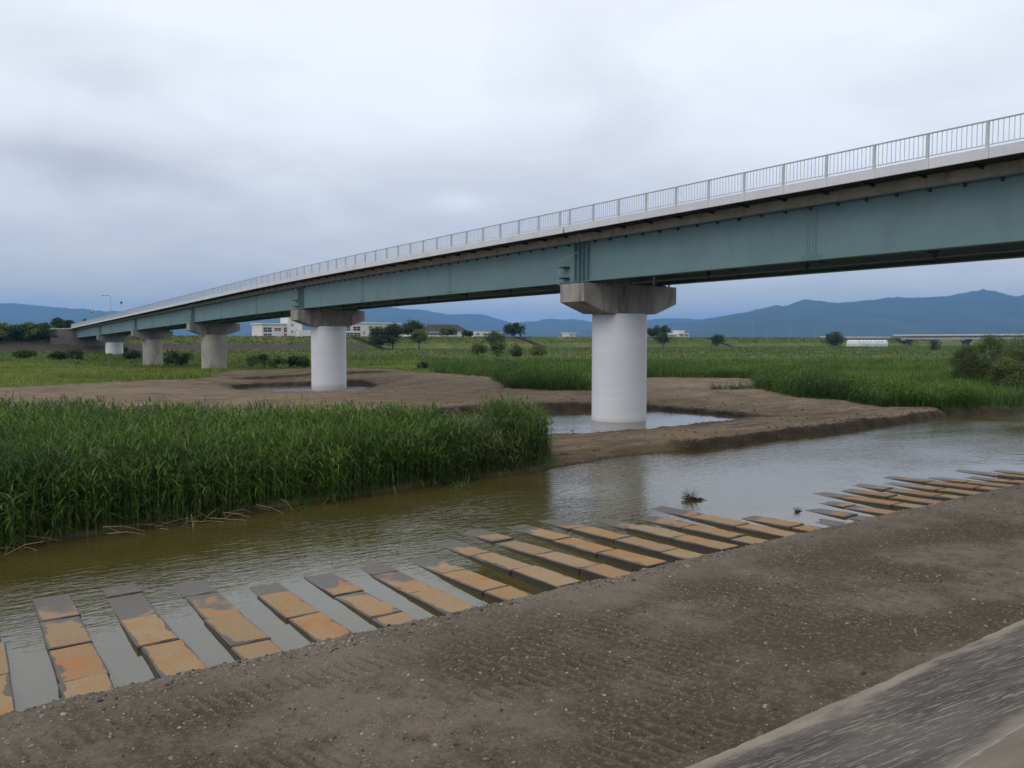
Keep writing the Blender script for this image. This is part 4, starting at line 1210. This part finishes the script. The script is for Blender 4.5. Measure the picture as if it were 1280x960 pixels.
# dead reed stalks fallen over the water edge
r = np.random.default_rng(33)
mb = MB()
for i in range(42):
    x = r.choice([r.uniform(-1, 9.5), r.uniform(3.0, 7.5)]); y = float(far_shore(np.array([x]))[0]) - r.uniform(-0.45, 0.55)
    a = r.uniform(-2.9, 0.6); L = r.uniform(0.3, 1.15); z0 = r.uniform(0.02, 0.35)
    p0 = np.array([x, y, z0]); p1 = p0 + np.array([math.cos(a) * L, math.sin(a) * L * 0.55, -z0 + r.uniform(-0.01, .05)]); pm = (p0 + p1) / 2 + np.array([0, 0, r.uniform(0, .1)])
    mb.tube([p0, pm, p1], [0.008, 0.007, 0.004], 4)
tag(mb.build('dead_reeds', M['straw']), 'pale dead reed stalks fallen over the water edge', 'dead reeds', None, 'stuff')

# drifted clumps caught on the slabs
def drift(x, y, s, label, seed):
    r = np.random.default_rng(seed); root = empty('drift_clump', (x, y, 0.0))
    m = MB()
    for i in range(16):
        a = r.uniform(0, 6.28); L = s * r.uniform(.5, 1)
        p0 = np.array([r.normal(0, .1 * s), r.normal(0, .1 * s), r.uniform(-.05, .12 * s)])
        m.tube([p0, p0 + [math.cos(a) * L * .5, math.sin(a) * L * .3, r.uniform(-.02, .16) * s], p0 + [math.cos(a) * L, math.sin(a) * L * .5, r.uniform(-.06, .1) * s]], [.05 * s, .04 * s, .012 * s], 5)
    m.build('root_wad', M['debris'], root)
    t_ = MB()
    for i in range(60):
        a = r.uniform(0, 6.28); b = r.uniform(.5, 1.4); L = s * r.uniform(.35, .8)
        p0 = np.array([r.normal(-.25, .12), r.normal(0, .1), 0.02]) * s
        t_.tube([p0, p0 + L * np.array([math.cos(a) * math.cos(b), math.sin(a) * math.cos(b), math.sin(b)])], [.009 * s, .004 * s], 3)
    t_.build('twigs', M['debris'], root)
    tag(root, label, 'driftwood')


drift(19.35, 17.5, 0.62, 'dark drifted root clump with twigs standing in the river', 1)
drift(20.6, 14.45, 0.26, 'tiny dark drift tuft beside the sunken slabs', 2)

# heron at the edge of the pool
h = empty('wading_bird', (26.1, 31.75, 0.30), math.radians(-20)); h.scale = (.42, .42, .42)
V = MB()
V.tube([(-0.30, 0, 0.30), (-0.20, 0, 0.38), (-0.02, 0, 0.44), (0.12, 0, 0.47), (0.19, 0, 0.56)], [0.015, 0.06, 0.095, 0.075, 0.035], 8)
V.tube([(0.15, 0, 0.50), (0.21, 0, 0.62), (0.17, 0, 0.74), (0.21, 0, 0.82), (0.26, 0, 0.83), (0.38, 0, 0.815)], [0.04, 0.024, 0.02, 0.03, 0.028, 0.004], 8)
V.build('body', M['bird'], h, smooth=True)
for s in (-.03, .03):
    MB().tube([(-0.01, s, 0.40), (0.02, s, 0.2), (0.0, s, -0.05)], [0.014, 0.009, 0.008], 5).build('leg', M['dark_steel'], h)
tag(h, 'small grey wading bird standing at the near edge of the pool', 'bird')

# ------------------------------------------------------------------ trees and shrubs
def tree(name, x, y, zb, height, width, mat, label, seed, trunk=0.2, leaf=0.36, nl=1800, cat='tree', group=None, flat=1.0, clumps=26, cs=1.0):
    r = np.random.default_rng(seed)
    root = empty(name, (x, y, zb))
    ch = height * (1 - trunk)
    t_ = MB()
    r0 = 0.035 * height + 0.03
    top = np.array([r.normal(0, .04) * height, r.normal(0, .04) * height, height * (trunk + 0.45 * (1 - trunk))])
    t_.tube([(0, 0, -0.3), tuple(top * 0.5), tuple(top)], [r0, r0 * .75, r0 * .3], 7)
    cl_c = []
    for i in range(clumps):
        a = 6.28 * i / clumps * 2.4 + r.uniform(-.4, .4); u = r.uniform(-0.85, 1.0)
        rr = math.sqrt(max(0.05, 1 - u * u)) * r.uniform(.45, .95)
        c = np.array([math.cos(a) * rr * width / 2 * .78, math.sin(a) * rr * width / 2 * .78, height * trunk + ch * (0.5 + 0.40 * u * flat)])
        cl_c.append(c)
        if i % 2 == 0:
            st = top * r.uniform(.45, .8)
            t_.tube([st, (st + c) / 2 + [0, 0, .04 * height], c], [r0 * .32, r0 * .2, r0 * .06], 5)
    t_.build('trunk', M['bark'], root)
    cl_c = np.array(cl_c)
    k = r.integers(0, clumps, nl)
    csz = cs * r.uniform(.20, .33, clumps) * min(width, ch * 1.4)
    v = r.normal(0, 1, (nl, 3)); v /= np.linalg.norm(v, axis=1, keepdims=True)
    pos = cl_c[k] + v * (csz[k] * r.random(nl) ** 0.4)[:, None] * np.array([1, 1, .8])
    pos[:, 2] = np.maximum(pos[:, 2], height * trunk * 0.55 + 0.08)
    n_ = v + 0.7 * r.normal(0, 1, (nl, 3)); n_ /= np.linalg.norm(n_, axis=1, keepdims=True)
    a_ = np.cross(n_, r.normal(0, 1, (nl, 3))); a_ /= np.linalg.norm(a_, axis=1, keepdims=True); b_ = np.cross(n_, a_)
    sz = leaf * r.uniform(.55, 1.2, nl)[:, None]
    V = np.stack([pos - a_ * sz, pos - b_ * sz * .55 + n_ * sz * .1, pos + a_ * sz, pos + b_ * sz * .55 + n_ * sz * .1], 1)
    C = np.zeros((nl, 4, 4)); C[..., 0] = np.clip(r.normal(.4, .22, nl) + (r.random(clumps)[k] - .5) * .35, 0, 1)[:, None]; C[..., 3] = 1
    me = big_mesh('crown', V.reshape(-1, 3), quads=np.arange(nl * 4).reshape(-1, 4), mat=mat, colors={'tint': C.reshape(-1, 4)})
    link('crown', me, root)
    return tag(root, label, cat, group)


def row_depth(px, b):
    """camera distance at which column px meets the line y = b"""
    return b / (0.8185 - 0.5746 * (px - 640) / 1000)


def tree_px(px, ytop, depth, wpx, mat, label, seed, name='tree', **kw):
    if depth < 0: depth = row_depth(px, -depth)
    x, y, _ = far(px, depth)
    zb = float(terrain(np.array([x]), np.array([y]))[0])
    return tree(name, x, y, zb, zpix(ytop, depth) - zb, wpx * 1.12 / 1000 * depth, mat, label, seed, **kw)


tree_px(471, 411, -254, 22, M['tree_a'], 'dark leafy tree before the school, left of two close together', 301, nl=2600)
tree_px(491, 405, -255, 25, M['tree_a'], 'tallest dark tree before the school, right of two close together', 302, nl=3200)
tree_px(524, 413, -254, 21, M['tree_b'], 'small round tree on a thin trunk right of the school trees', 303, nl=2200, trunk=0.36)
tree_px(514, 402, -272, 36, M['tree_a'], 'broad dark tree on the levee crest behind the round tree', 304, nl=3000, trunk=0.2)
tree_px(560, 410, -276, 30, M['tree_b'], 'yellow-green bushy tree in front of the gabled hall', 305, nl=2000, trunk=0.12)
tree_px(585, 414, -275, 18, M['tree_a'], 'low dark bush between the gabled hall and the low white block', 306, nl=1200, trunk=0.1, cat='bush')
tree_px(619, 415, -256, 30, M['tree_c'], 'sparse grey-green willow standing below the levee', 307, nl=1600, trunk=0.25)
tree_px(643, 405, -272, 34, M['tree_a'], 'round-topped dark tree alone on the levee crest', 308, nl=3000, trunk=0.15)
tree_px(823, 408, -272, 38, M['tree_a'], 'wide dark tree on the levee just right of the near pier', 309, nl=2800, trunk=0.1, leaf=.45)
tree_px(828, 417, -255, 17, M['tree_a'], 'small round tree at the levee foot right of the near pier', 310, nl=1600, trunk=0.32)
tree_px(897, 419, -258, 20, M['tree_a'], 'small dark tree beside a levee ramp', 311, nl=1400, trunk=0.2, leaf=.4)
tree_px(1044, 416, -262, 23, M['tree_a'], 'lone dark tree left of the white greenhouses', 312, nl=2200, trunk=0.18, leaf=.45)
tree_px(1168, 425, 300, 14, M['tree_a'], 'low dark bush in the field below the far bridge', 313, nl=400, trunk=0.1, cat='bush')
tree_px(75, 399, -272, 16, M['tree_a'], 'dark tree behind the wall at the far bridge end, left one', 314, nl=1800, trunk=.15)
tree_px(88, 402, -274, 13, M['tree_a'], 'thin dark tree behind the wall at the far bridge end, right one', 315, nl=1200, trunk=.15)
tree_px(107, 397, 258, 8, M['tree_b'], 'yellow-green shrub beside the railing at the far bridge end', 316, nl=800, trunk=.1, cat='bush')
for i, (px, yt, wd) in enumerate([(-12, 409, 26), (6, 407, 24), (22, 408, 22), (38, 406, 22), (54, 406, 20), (66, 409, 14)]):
    nm = ['cut off by the left edge of the picture', 'nearest the left edge, second along', 'third from the left edge', 'fourth from the left edge', 'fifth from the left edge', 'sixth, beside the brown wall'][i]
    tree_px(px, yt, -267, wd * 1.15, M['tree_b'] if i % 2 else M['tree_a'], f'levee hedge shrub, {nm}', 320 + i, name='hedge_shrub', nl=2600, leaf=.4, trunk=.06, cat='shrub', group='shrubs along the levee left of the bridge', clumps=16)
SHR = [(30, 437, 150, 30, 'tree_b', 'broad low shrub in the left meadow at the picture edge'), (72, 440, 150, 26, 'tree_a', 'dark low shrub in the left meadow, right of the broad one'), (95, 437, 165, 20, 'tree_a', 'upright dark shrub in the left meadow below the wall'),
       (222, 438, 148, 34, 'tree_a', 'dark round bush between the two bare concrete piers'), (165, 438, 175, 20, 'tree_a', 'dark bush left of the fourth pier'), (150, 433, 205, 26, 'tree_a', 'low dark bush at the foot of the far white pier'),
       (330, 443, 120, 60, 'tree_c', 'grey-green low thicket right of the third pier'), (372, 445, 122, 40, 'tree_a', 'darker thicket left of the second white pier'),
       (598, 430, 185, 24, 'tree_b', 'leafy shrub in the mid field, leftmost of four'), (622, 428, 185, 24, 'tree_b', 'leafy shrub in the mid field, second of four'), (645, 430, 178, 16, 'tree_a', 'dark narrow shrub in the mid field, third of four'), (672, 431, 180, 22, 'tree_b', 'leafy shrub in the mid field, rightmost of four'),
       (528, 452, 118, 14, 'tree_c', 'small weedy shrub on the cut bank right of the second pier'), (420, 431, 235, 14, 'tree_b', 'small shrub on the levee just under the school')]
for i, (px, yt, dp, wd, mt, lab) in enumerate(SHR):
    tree_px(px, yt, dp, wd, M[mt], lab, 340 + i, name='shrub', nl=900, trunk=.04, cat='shrub', leaf=.16 + dp * .0006, clumps=14, flat=.8)
# taller willows at the right edge of the river bank
for i, (px, yt, dp, wd, lab) in enumerate([(1240, 416, 78, 58, 'tall feathery willow shrub on the right bank, left of two'), (1282, 411, 74, 66, 'tall feathery willow shrub cut by the right picture edge'), (1208, 430, 80, 46, 'lower feathery shrub left of the tall willows'), (1262, 446, 66, 50, 'low bushy shrub in front of the tall willows')]):
    tree_px(px, yt, dp, wd, M['tree_c'], lab, 360 + i, name='willow_shrub', nl=9000, trunk=.02, cat='shrub', leaf=.075, clumps=70, cs=.55)
# bundle of dead stalks on the right bank
mb = MB(); r = np.random.default_rng(8)
bx0, by0, _ = far(1262, 61)
for i in range(120):
    x = bx0 + r.normal(0, 1.3); y = by0 + r.normal(0, .6); z = float(terrain(np.array([x]), np.array([y]))[0]); a = r.uniform(0, 6.28); L = r.uniform(.6, 1.6)
    p0 = np.array([x, y, max(z, 0)]); p1 = p0 + [math.cos(a) * L, math.sin(a) * L * .6, r.uniform(.1, .7)]
    mb.tube([p0, p1], [.016, .006], 4)
tag(mb.build('dead_stalks', M['debris']), 'brown matted dead stalks on the right bank', 'dead reeds', None, 'stuff')

# ------------------------------------------------------------------ buildings beyond the levee
def building(name, px0, px1, ytop, depth, dpt, wallm, label, roof=None, wins=(), base_z=2.4, cat='building', rot=True, gable=None):
    """a block facing the camera; wins = list of (fraction left, fraction right, y top, y bottom) in picture rows"""
    bb = depth; depth = row_depth((px0 + px1) / 2, bb)
    x0, y0, _ = far(px0, row_depth(px0, bb)); x1, y1, _ = far(px1, row_depth(px1, bb))
    L = math.hypot(x1 - x0, y1 - y0)
    root = empty(name, (x0, y0, base_z), math.atan2(y1 - y0, x1 - x0))
    H_ = zpix(ytop, depth) - base_z
    MB().box(0, L, 0, dpt, -0.5, H_).build('wall', wallm, root)
    if gable:
        hg = gable
        g = MB().prism_y([(-0.6, H_ + .01), (L + 0.6, H_ + .01), (L + 0.6, H_ + .25), (L * 0.78, H_ + hg), (L * 0.1, H_ + hg * .96), (-0.6, H_ + .25)], -0.8, dpt + .8)
        g.build('roof', roof, root)
    elif roof:
        MB().box(-0.4, L + 0.4, -0.5, dpt + 0.4, H_ + 0.003, H_ + 0.45).build('roof', roof, root)
    for (f0, f1, ya_, yb_) in wins:
        za_, zb2 = zpix(ya_, depth) - base_z, zpix(yb_, depth) - base_z
        wn = MB().box(f0 * L, f1 * L, -0.06, 0.1, zb2, za_).build('window', M['glass'], root)
        nm = max(2, int(round((f1 - f0) * L / 1.6)))
        fr = MB()
        for i in range(nm + 1):
            xx = f0 * L + (f1 - f0) * L * i / nm; fr.box(xx - .05, xx + .05, -0.10, -0.061, zb2, za_)
        fr.box(f0 * L, f1 * L, -0.101, -0.062, (za_ + zb2) / 2 - .05, (za_ + zb2) / 2 + .05)
        fr.build('window_frame', M['wall_white'], wn)
    return tag(root, label, cat), root, L, H_


_, sch, L, H_ = building('school_building', 328, 362, 405.5, 296, 12, M['wall_white'], 'cream two-storey school block left of the second pier', M['roof_light'], [(.05, .36, 409.5, 415), (.45, .70, 410, 413.5), (.80, .98, 409.5, 415), (.05, .36, 417, 421), (.80, .98, 417, 421)])
_, tow, L, H_ = building('stair_tower', 361.5, 378, 396, 294, 9, M['wall_white'], 'taller cream stair tower beside the second pier cap', M['wall_white'], [(.18, .34, 405, 408), (.55, .75, 412, 414), (.18, .34, 413, 416)])
MB().box(-0.2, 1.6, -.2, 3, H_ + .46, H_ + 2.4).build('roof_tank', M['dark_steel'], tow)
building('school_building', 431, 500, 404.5, 296, 12, M['wall_white'], 'cream school wing between the second pier and the dark trees', M['roof_light'], [(.03, .10, 408.5, 413.5), (.15, .28, 408.5, 413.5), (.43, .50, 408, 413), (.54, .68, 408, 411), (.33, .36, 414, 418), (.03, .28, 416, 420)])
building('low_annex', 374, 432, 412.8, 291, 8, M['wall_white'], 'low plain cream annex seen behind the second pier', None, [])
building('hall', 528, 582, 413.5, 300, 20, M['wall_white'], 'long hall with a brown-grey gabled roof behind the levee', M['roof_grey'], [(.1, .8, 416, 419)], gable=2.7)
building('low_block', 587, 627, 414.5, 305, 8, M['wall_white'], 'low white flat-roofed block beside the round-topped tree', None, [(.2, .3, 416.5, 419), (.42, .52, 416.5, 419), (.64, .74, 416.5, 419)])
building('hut', 711, 719, 417, 290, 5, M['wall_white'], 'tiny white hut on the levee left of the near pier', M['roof_light'], [(.3, .6, 418.4, 419.6)], base_z=6)
building('shed', 834, 846, 418.8, 292, 6, M['wall_white'], 'long low white shed right of the near pier', M['roof_light'], [(.2, .8, 419.4, 420.6)], base_z=5)
_, hs, L, H_ = building('house', 848, 861, 417.6, 296, 8, M['wall_white'], 'white two-tiered house right of the low shed', M['roof_light'], [(.15, .4, 418.6, 420.4), (.6, .85, 418.6, 420.4)], base_z=5)
MB().box(L * .25, L * .75, 1.5, 6, H_ + .46, H_ + 1.7).build('upper_storey', M['wall_white'], hs); MB().box(L * .2, L * .8, 1.2, 6.4, H_ + 1.703, H_ + 2.0).build('upper_roof', M['roof_light'], hs)
# greenhouses: seven bright tunnel roofs in a row
for i in range(8):
    x0, y0, _ = far(1071 + i * 4.8, 420); x1, y1, _ = far(1071 + (i + 1) * 4.8, 420)
    L = math.hypot(x1 - x0, y1 - y0)
    root = empty('greenhouse', (x0, y0, 2.0), math.atan2(y1 - y0, x1 - x0))
    MB().box(0.05, L - 0.05, 0, 14, -.3, 1.5).build('side_wall', M['wall_white'] if i == 0 else M['bridge_far'], root)
    MB().prism_y([(0.0, 1.503), (L * .86, 1.503), (L * .80, 3.2), (L * .52, 3.5), (L * .22, 3.1)], -.05, 14).build('roof', M['pvc'], root)
    tag(root, f'white film greenhouse in the row far right, {ORD[i + 1]} from the left', 'greenhouse', 'row of greenhouses by the far levee')

# far road bridge on the right, crossing the same river
FX = 479.0
fb = empty('far_bridge', (FX, 266, 0))
tag(fb, 'distant pale grey girder bridge at the right edge below the mountains', 'bridge')
MB().box(-0.2, 0.8, -130, 0, 6.05, 7.75).build('girder', M['bridge_far'], fb)
MB().box(6.2, 7.2, -130, 0, 6.05, 7.75).build('girder', M['bridge_far'], fb)
MB().box(-1.4, 8.4, -130, 4, 7.753, 8.05).build('deck', M['dark_concrete'], fb)
MB().box(-1.5, -1.2, -130, 4, 8.053, 8.95).build('parapet', M['rail'], fb)
MB().box(8.2, 8.5, -130, 4, 8.053, 8.95).build('parapet', M['rail'], fb)
for yy in (-2, -37, -72, -107):
    MB().prism_y([(-1.2, 6.0), (-1.2, 5.0), (1.5, 4.0), (1.5, .5), (5.5, .5), (5.5, 4.0), (8.2, 5.0), (8.2, 6.0)], yy - 1.3, yy + 1.3).build('pier', M['dark_concrete'], fb)
MB().box(-70, -1.5, 5.5, 9, 5.2, 7.75).build('approach', M['bridge_far'], fb)
for i, yy in enumerate((-9, -35, -64)):
    root = empty('street_lamp', (FX - 1.0, 266 + yy, 8.05)); zt = 5.6
    MB().tube([(0, 0, 0), (0, 0, zt)], [.09, .05], 6).build('pole', M['galv'], root)
    MB().tube([(0, 0, zt - .1), (.6, .0, zt + .2), (1.6, .0, zt + .25)], [.05, .05, .08], 5).build('lamp_arm', M['galv'], root)
    tag(root, 'slim street lamp on the far bridge, ' + ('leftmost', 'middle', 'rightmost')[i], 'street lamp', 'lamps of the far bridge')

# lamp, round signs at the far end of the near bridge
x, y = XG - 1.2, YG + SPAN * 5 + 3
lz = Zs(y) - 1.08
root = empty('street_lamp', (*far(140.5, 252)[:2], 8.3)); zt = zpix(370.3, 252) - 8.3
MB().tube([(0, 0, 0), (0, 0, zt - .4)], [.13, .08], 8).build('pole', M['galv'], root)
MB().tube([(0, 0, zt - .41), (-.3, .15, zt), (-1.0, .6, zt + .05), (-1.8, 1.2, zt + .15)], [.07, .06, .06, .05], 6).build('lamp_arm', M['galv'], root)
for k_, (hx, hy) in enumerate(((-0.95, .55), (-1.9, 1.25))):
    MB().box(hx - .35, hx + .35, hy - .18, hy + .18, zt + .0, zt + .16).build('lamp_head', M['dark_steel'], root)
tag(root, 'tall street lamp at the far left end of the bridge', 'street lamp')
for px, py, dp, rim_m, face_m, lab in ((116.8, 389, 250, 'sign_blue', 'sign_white', 'round sign with a dark rim at the far left bridge end'), (153.5, 378.5, 224, 'dark_steel', 'dark_steel', 'small dark round sign above the bridge railing')):
    x, y, _ = far(px, dp); zc_ = zpix(py, dp); zb = zc_ - 3.2
    root = empty('round_sign', (x, y, zb), -YAW)
    rr = .48 if px < 120 else .32
    n = 20
    f_ = MB().add([(rr * math.cos(6.2832 * i / n), -.05, 3.2 + rr * math.sin(6.2832 * i / n)) for i in range(n)] + [(rr * math.cos(6.2832 * i / n), .0, 3.2 + rr * math.sin(6.2832 * i / n)) for i in range(n)], [tuple(range(n)), tuple(range(n, 2 * n))[::-1]] + [((i + 1) % n, i, n + i, n + (i + 1) % n) for i in range(n)])
    f_.build('rim', M[rim_m], root)
    if px < 120:
        rr *= .55
        MB().add([(rr * math.cos(6.2832 * i / n), -.07, 3.2 + rr * math.sin(6.2832 * i / n)) for i in range(n)] + [(rr * math.cos(6.2832 * i / n), -.051, 3.2 + rr * math.sin(6.2832 * i / n)) for i in range(n)], [tuple(range(n)), tuple(range(n, 2 * n))[::-1]] + [((i + 1) % n, i, n + i, n + (i + 1) % n) for i in range(n)]).build('face', M[face_m], root)
    MB().tube([(0, .04, 0), (0, .04, 3.3)], .035, 6).build('post', M['galv'], root)
    tag(root, lab, 'road sign')

# brown retaining wall with a pale parapet left of the far bridge end
wx0, wy0, _ = far(64, row_depth(64, 265.5)); wx1, wy1, _ = far(106, row_depth(106, 265.5))
L = math.hypot(wx1 - wx0, wy1 - wy0)
root = empty('retaining_wall', (wx0, wy0, 0), math.atan2(wy1 - wy0, wx1 - wx0))
MB().prism_y([(0, 1.5), (L, 1.5), (L, zpix(411, 234)), (0, zpix(412, 234))], 0, 2.5).build('wall', M['dark_concrete'], root)
MB().prism_y([(-.1, zpix(411.95, 234)), (L, zpix(410.95, 234)), (L, zpix(409.7, 234)), (-.1, zpix(410.7, 234))], -.12, .5).build('coping', M['bridge_far'], root)
tag(root, 'brown retaining wall with a pale coping left of the far bridge end', 'wall')

# stairs down the levee face
for i, (px0, px1, lab) in enumerate(((455, 474, 'dark stair down the levee right of the second pier'), (661, 677, 'dark stair down the levee right of the lone round-topped tree'), (893, 915, 'dark ramp stair down the levee by the small dark tree'))):
    # where the line of sight meets the levee face
    x, y, _ = far((px0 + px1) / 2, 1.0); tt = (LEVEE_Y + 2) / y
    xx = x * tt; cz = float(crest_z(np.array([xx]))[0])
    root = empty('levee_stair', (xx, LEVEE_Y, 2.0))
    n = 16; rise = (cz - 2.0) / n; run = 10.0 / n
    for j in range(n):
        sh = -0.9 * (j - n / 2)
        MB().box(sh * .55 - 1.6, sh * .55 + 1.6, j * run - .02, (j + 1) * run + .1, j * rise - .25, (j + 1) * rise + .06).build('step', M['stair'], root)
    tag(root, lab, 'stairs')

# utility poles far off
for i, (px, yt, dp, lab) in enumerate(((940, 400, 900, 'tallest distant utility pole before the right mountain'), (957, 411, 900, 'short distant utility pole next to the tallest one'), (987, 412, 900, 'short distant utility pole in the middle of the row'), (1019, 408, 900, 'distant utility pole nearest the lone field tree'))):
    x, y, _ = far(px, dp); zt = zpix(yt, dp) - 2
    root = empty('utility_pole', (x, y, 2.0), -YAW)
    MB().tube([(0, 0, -.3), (0, 0, zt)], [.28, .18], 6).build('pole', M['galv'], root)
    MB().box(-1.3, 1.3, -.1, .1, zt - 1.6, zt - 1.35).build('cross_arm', M['galv'], root)
    tag(root, lab, 'utility pole', 'utility poles beyond the levee')

# ------------------------------------------------------------------ mountains and the air before them
def range_mesh(name, ridge, r0, r1, rc, seed, label, rough=0.18):
    """heightfield between distances r0..r1 with its crest near rc following ridge [(px, y)]"""
    P = np.array(ridge, float)
    pxs = np.linspace(P[0, 0], P[-1, 0], 600); rr = np.linspace(r0, r1, 42)
    PX, RR = np.meshgrid(pxs, rr, indexing='ij')
    X = (PX - 640) / 1000 * RR; Y = RR
    hc = EYE + (426 - np.interp(PX, P[:, 0], P[:, 1])) / 1000 * rc
    prof = np.where(RR < rc, np.clip((RR - r0) / (rc - r0), 0, 1) ** 0.85, np.clip((r1 - RR) / (r1 - rc), 0, 1))
    spur = 1 - np.abs(fbm(X / 900, Y / 1500, seed, 5)) * 1.4
    z = hc * prof * (1 - rough + rough * spur * 1.5) + 34 * fbm(X / 420, Y / 420, seed + 5) * prof + 9 * fbm(X / 90, Y / 90, seed + 6) * prof
    c, s = math.cos(-YAW), math.sin(-YAW)
    V = np.stack([c * X - s * Y, s * X + c * Y, np.maximum(z, 0.5) + 1.0], -1)
    nx, ny = PX.shape; idx = np.arange(nx * ny).reshape(nx, ny)
    q = np.stack([idx[:-1, :-1], idx[1:, :-1], idx[1:, 1:], idx[:-1, 1:]], -1).reshape(-1, 4)
    me = big_mesh(name, V.reshape(-1, 3), quads=q, mat=M['mountain'], smooth=True)
    return tag(link(name, me), label, None, None, 'structure')


range_mesh('mountain_range', [(560, 424), (700, 418), (790, 412), (850, 404), (900, 394), (935, 384), (968, 377), (985, 379), (1008, 376), (1045, 377), (1080, 374), (1150, 370), (1230, 367), (1320, 366), (1420, 372), (1560, 380), (1700, 400)], 4800, 9000, 7200, 91, 'wooded mountain range on the right, hazy blue')
range_mesh('mountain_range', [(-420, 392), (-200, 386), (-60, 383), (0, 384), (70, 384), (110, 387), (180, 394), (280, 398), (340, 396), (420, 391), (480, 386), (525, 388), (560, 393), (615, 398), (640, 404), (690, 402), (715, 398), (760, 403), (830, 399), (900, 402), (1100, 400)], 6500, 12200, 10200, 95, 'farther low mountain range on the left and middle, hazy blue')

hz = MB().box(-15500, 15500, -15500, 15500, -3.0, 640.0)
hm = bpy.data.materials.new('haze_air'); hm.use_nodes = True
t = NT(hm.node_tree)
pv = t.new('ShaderNodeVolumePrincipled')
pv.inputs['Color'].default_value = (0.23, 0.52, 1.0, 1)
pv.inputs['Density'].default_value = 1.08e-4
pv.inputs['Anisotropy'].default_value = 0.0
o = t.new('ShaderNodeOutputMaterial'); t.l.new(pv.outputs[0], o.inputs['Volume'])
haze = hz.build('haze', hm)
tag(haze, 'blue haze in the air before the mountains', 'haze', None, 'stuff')
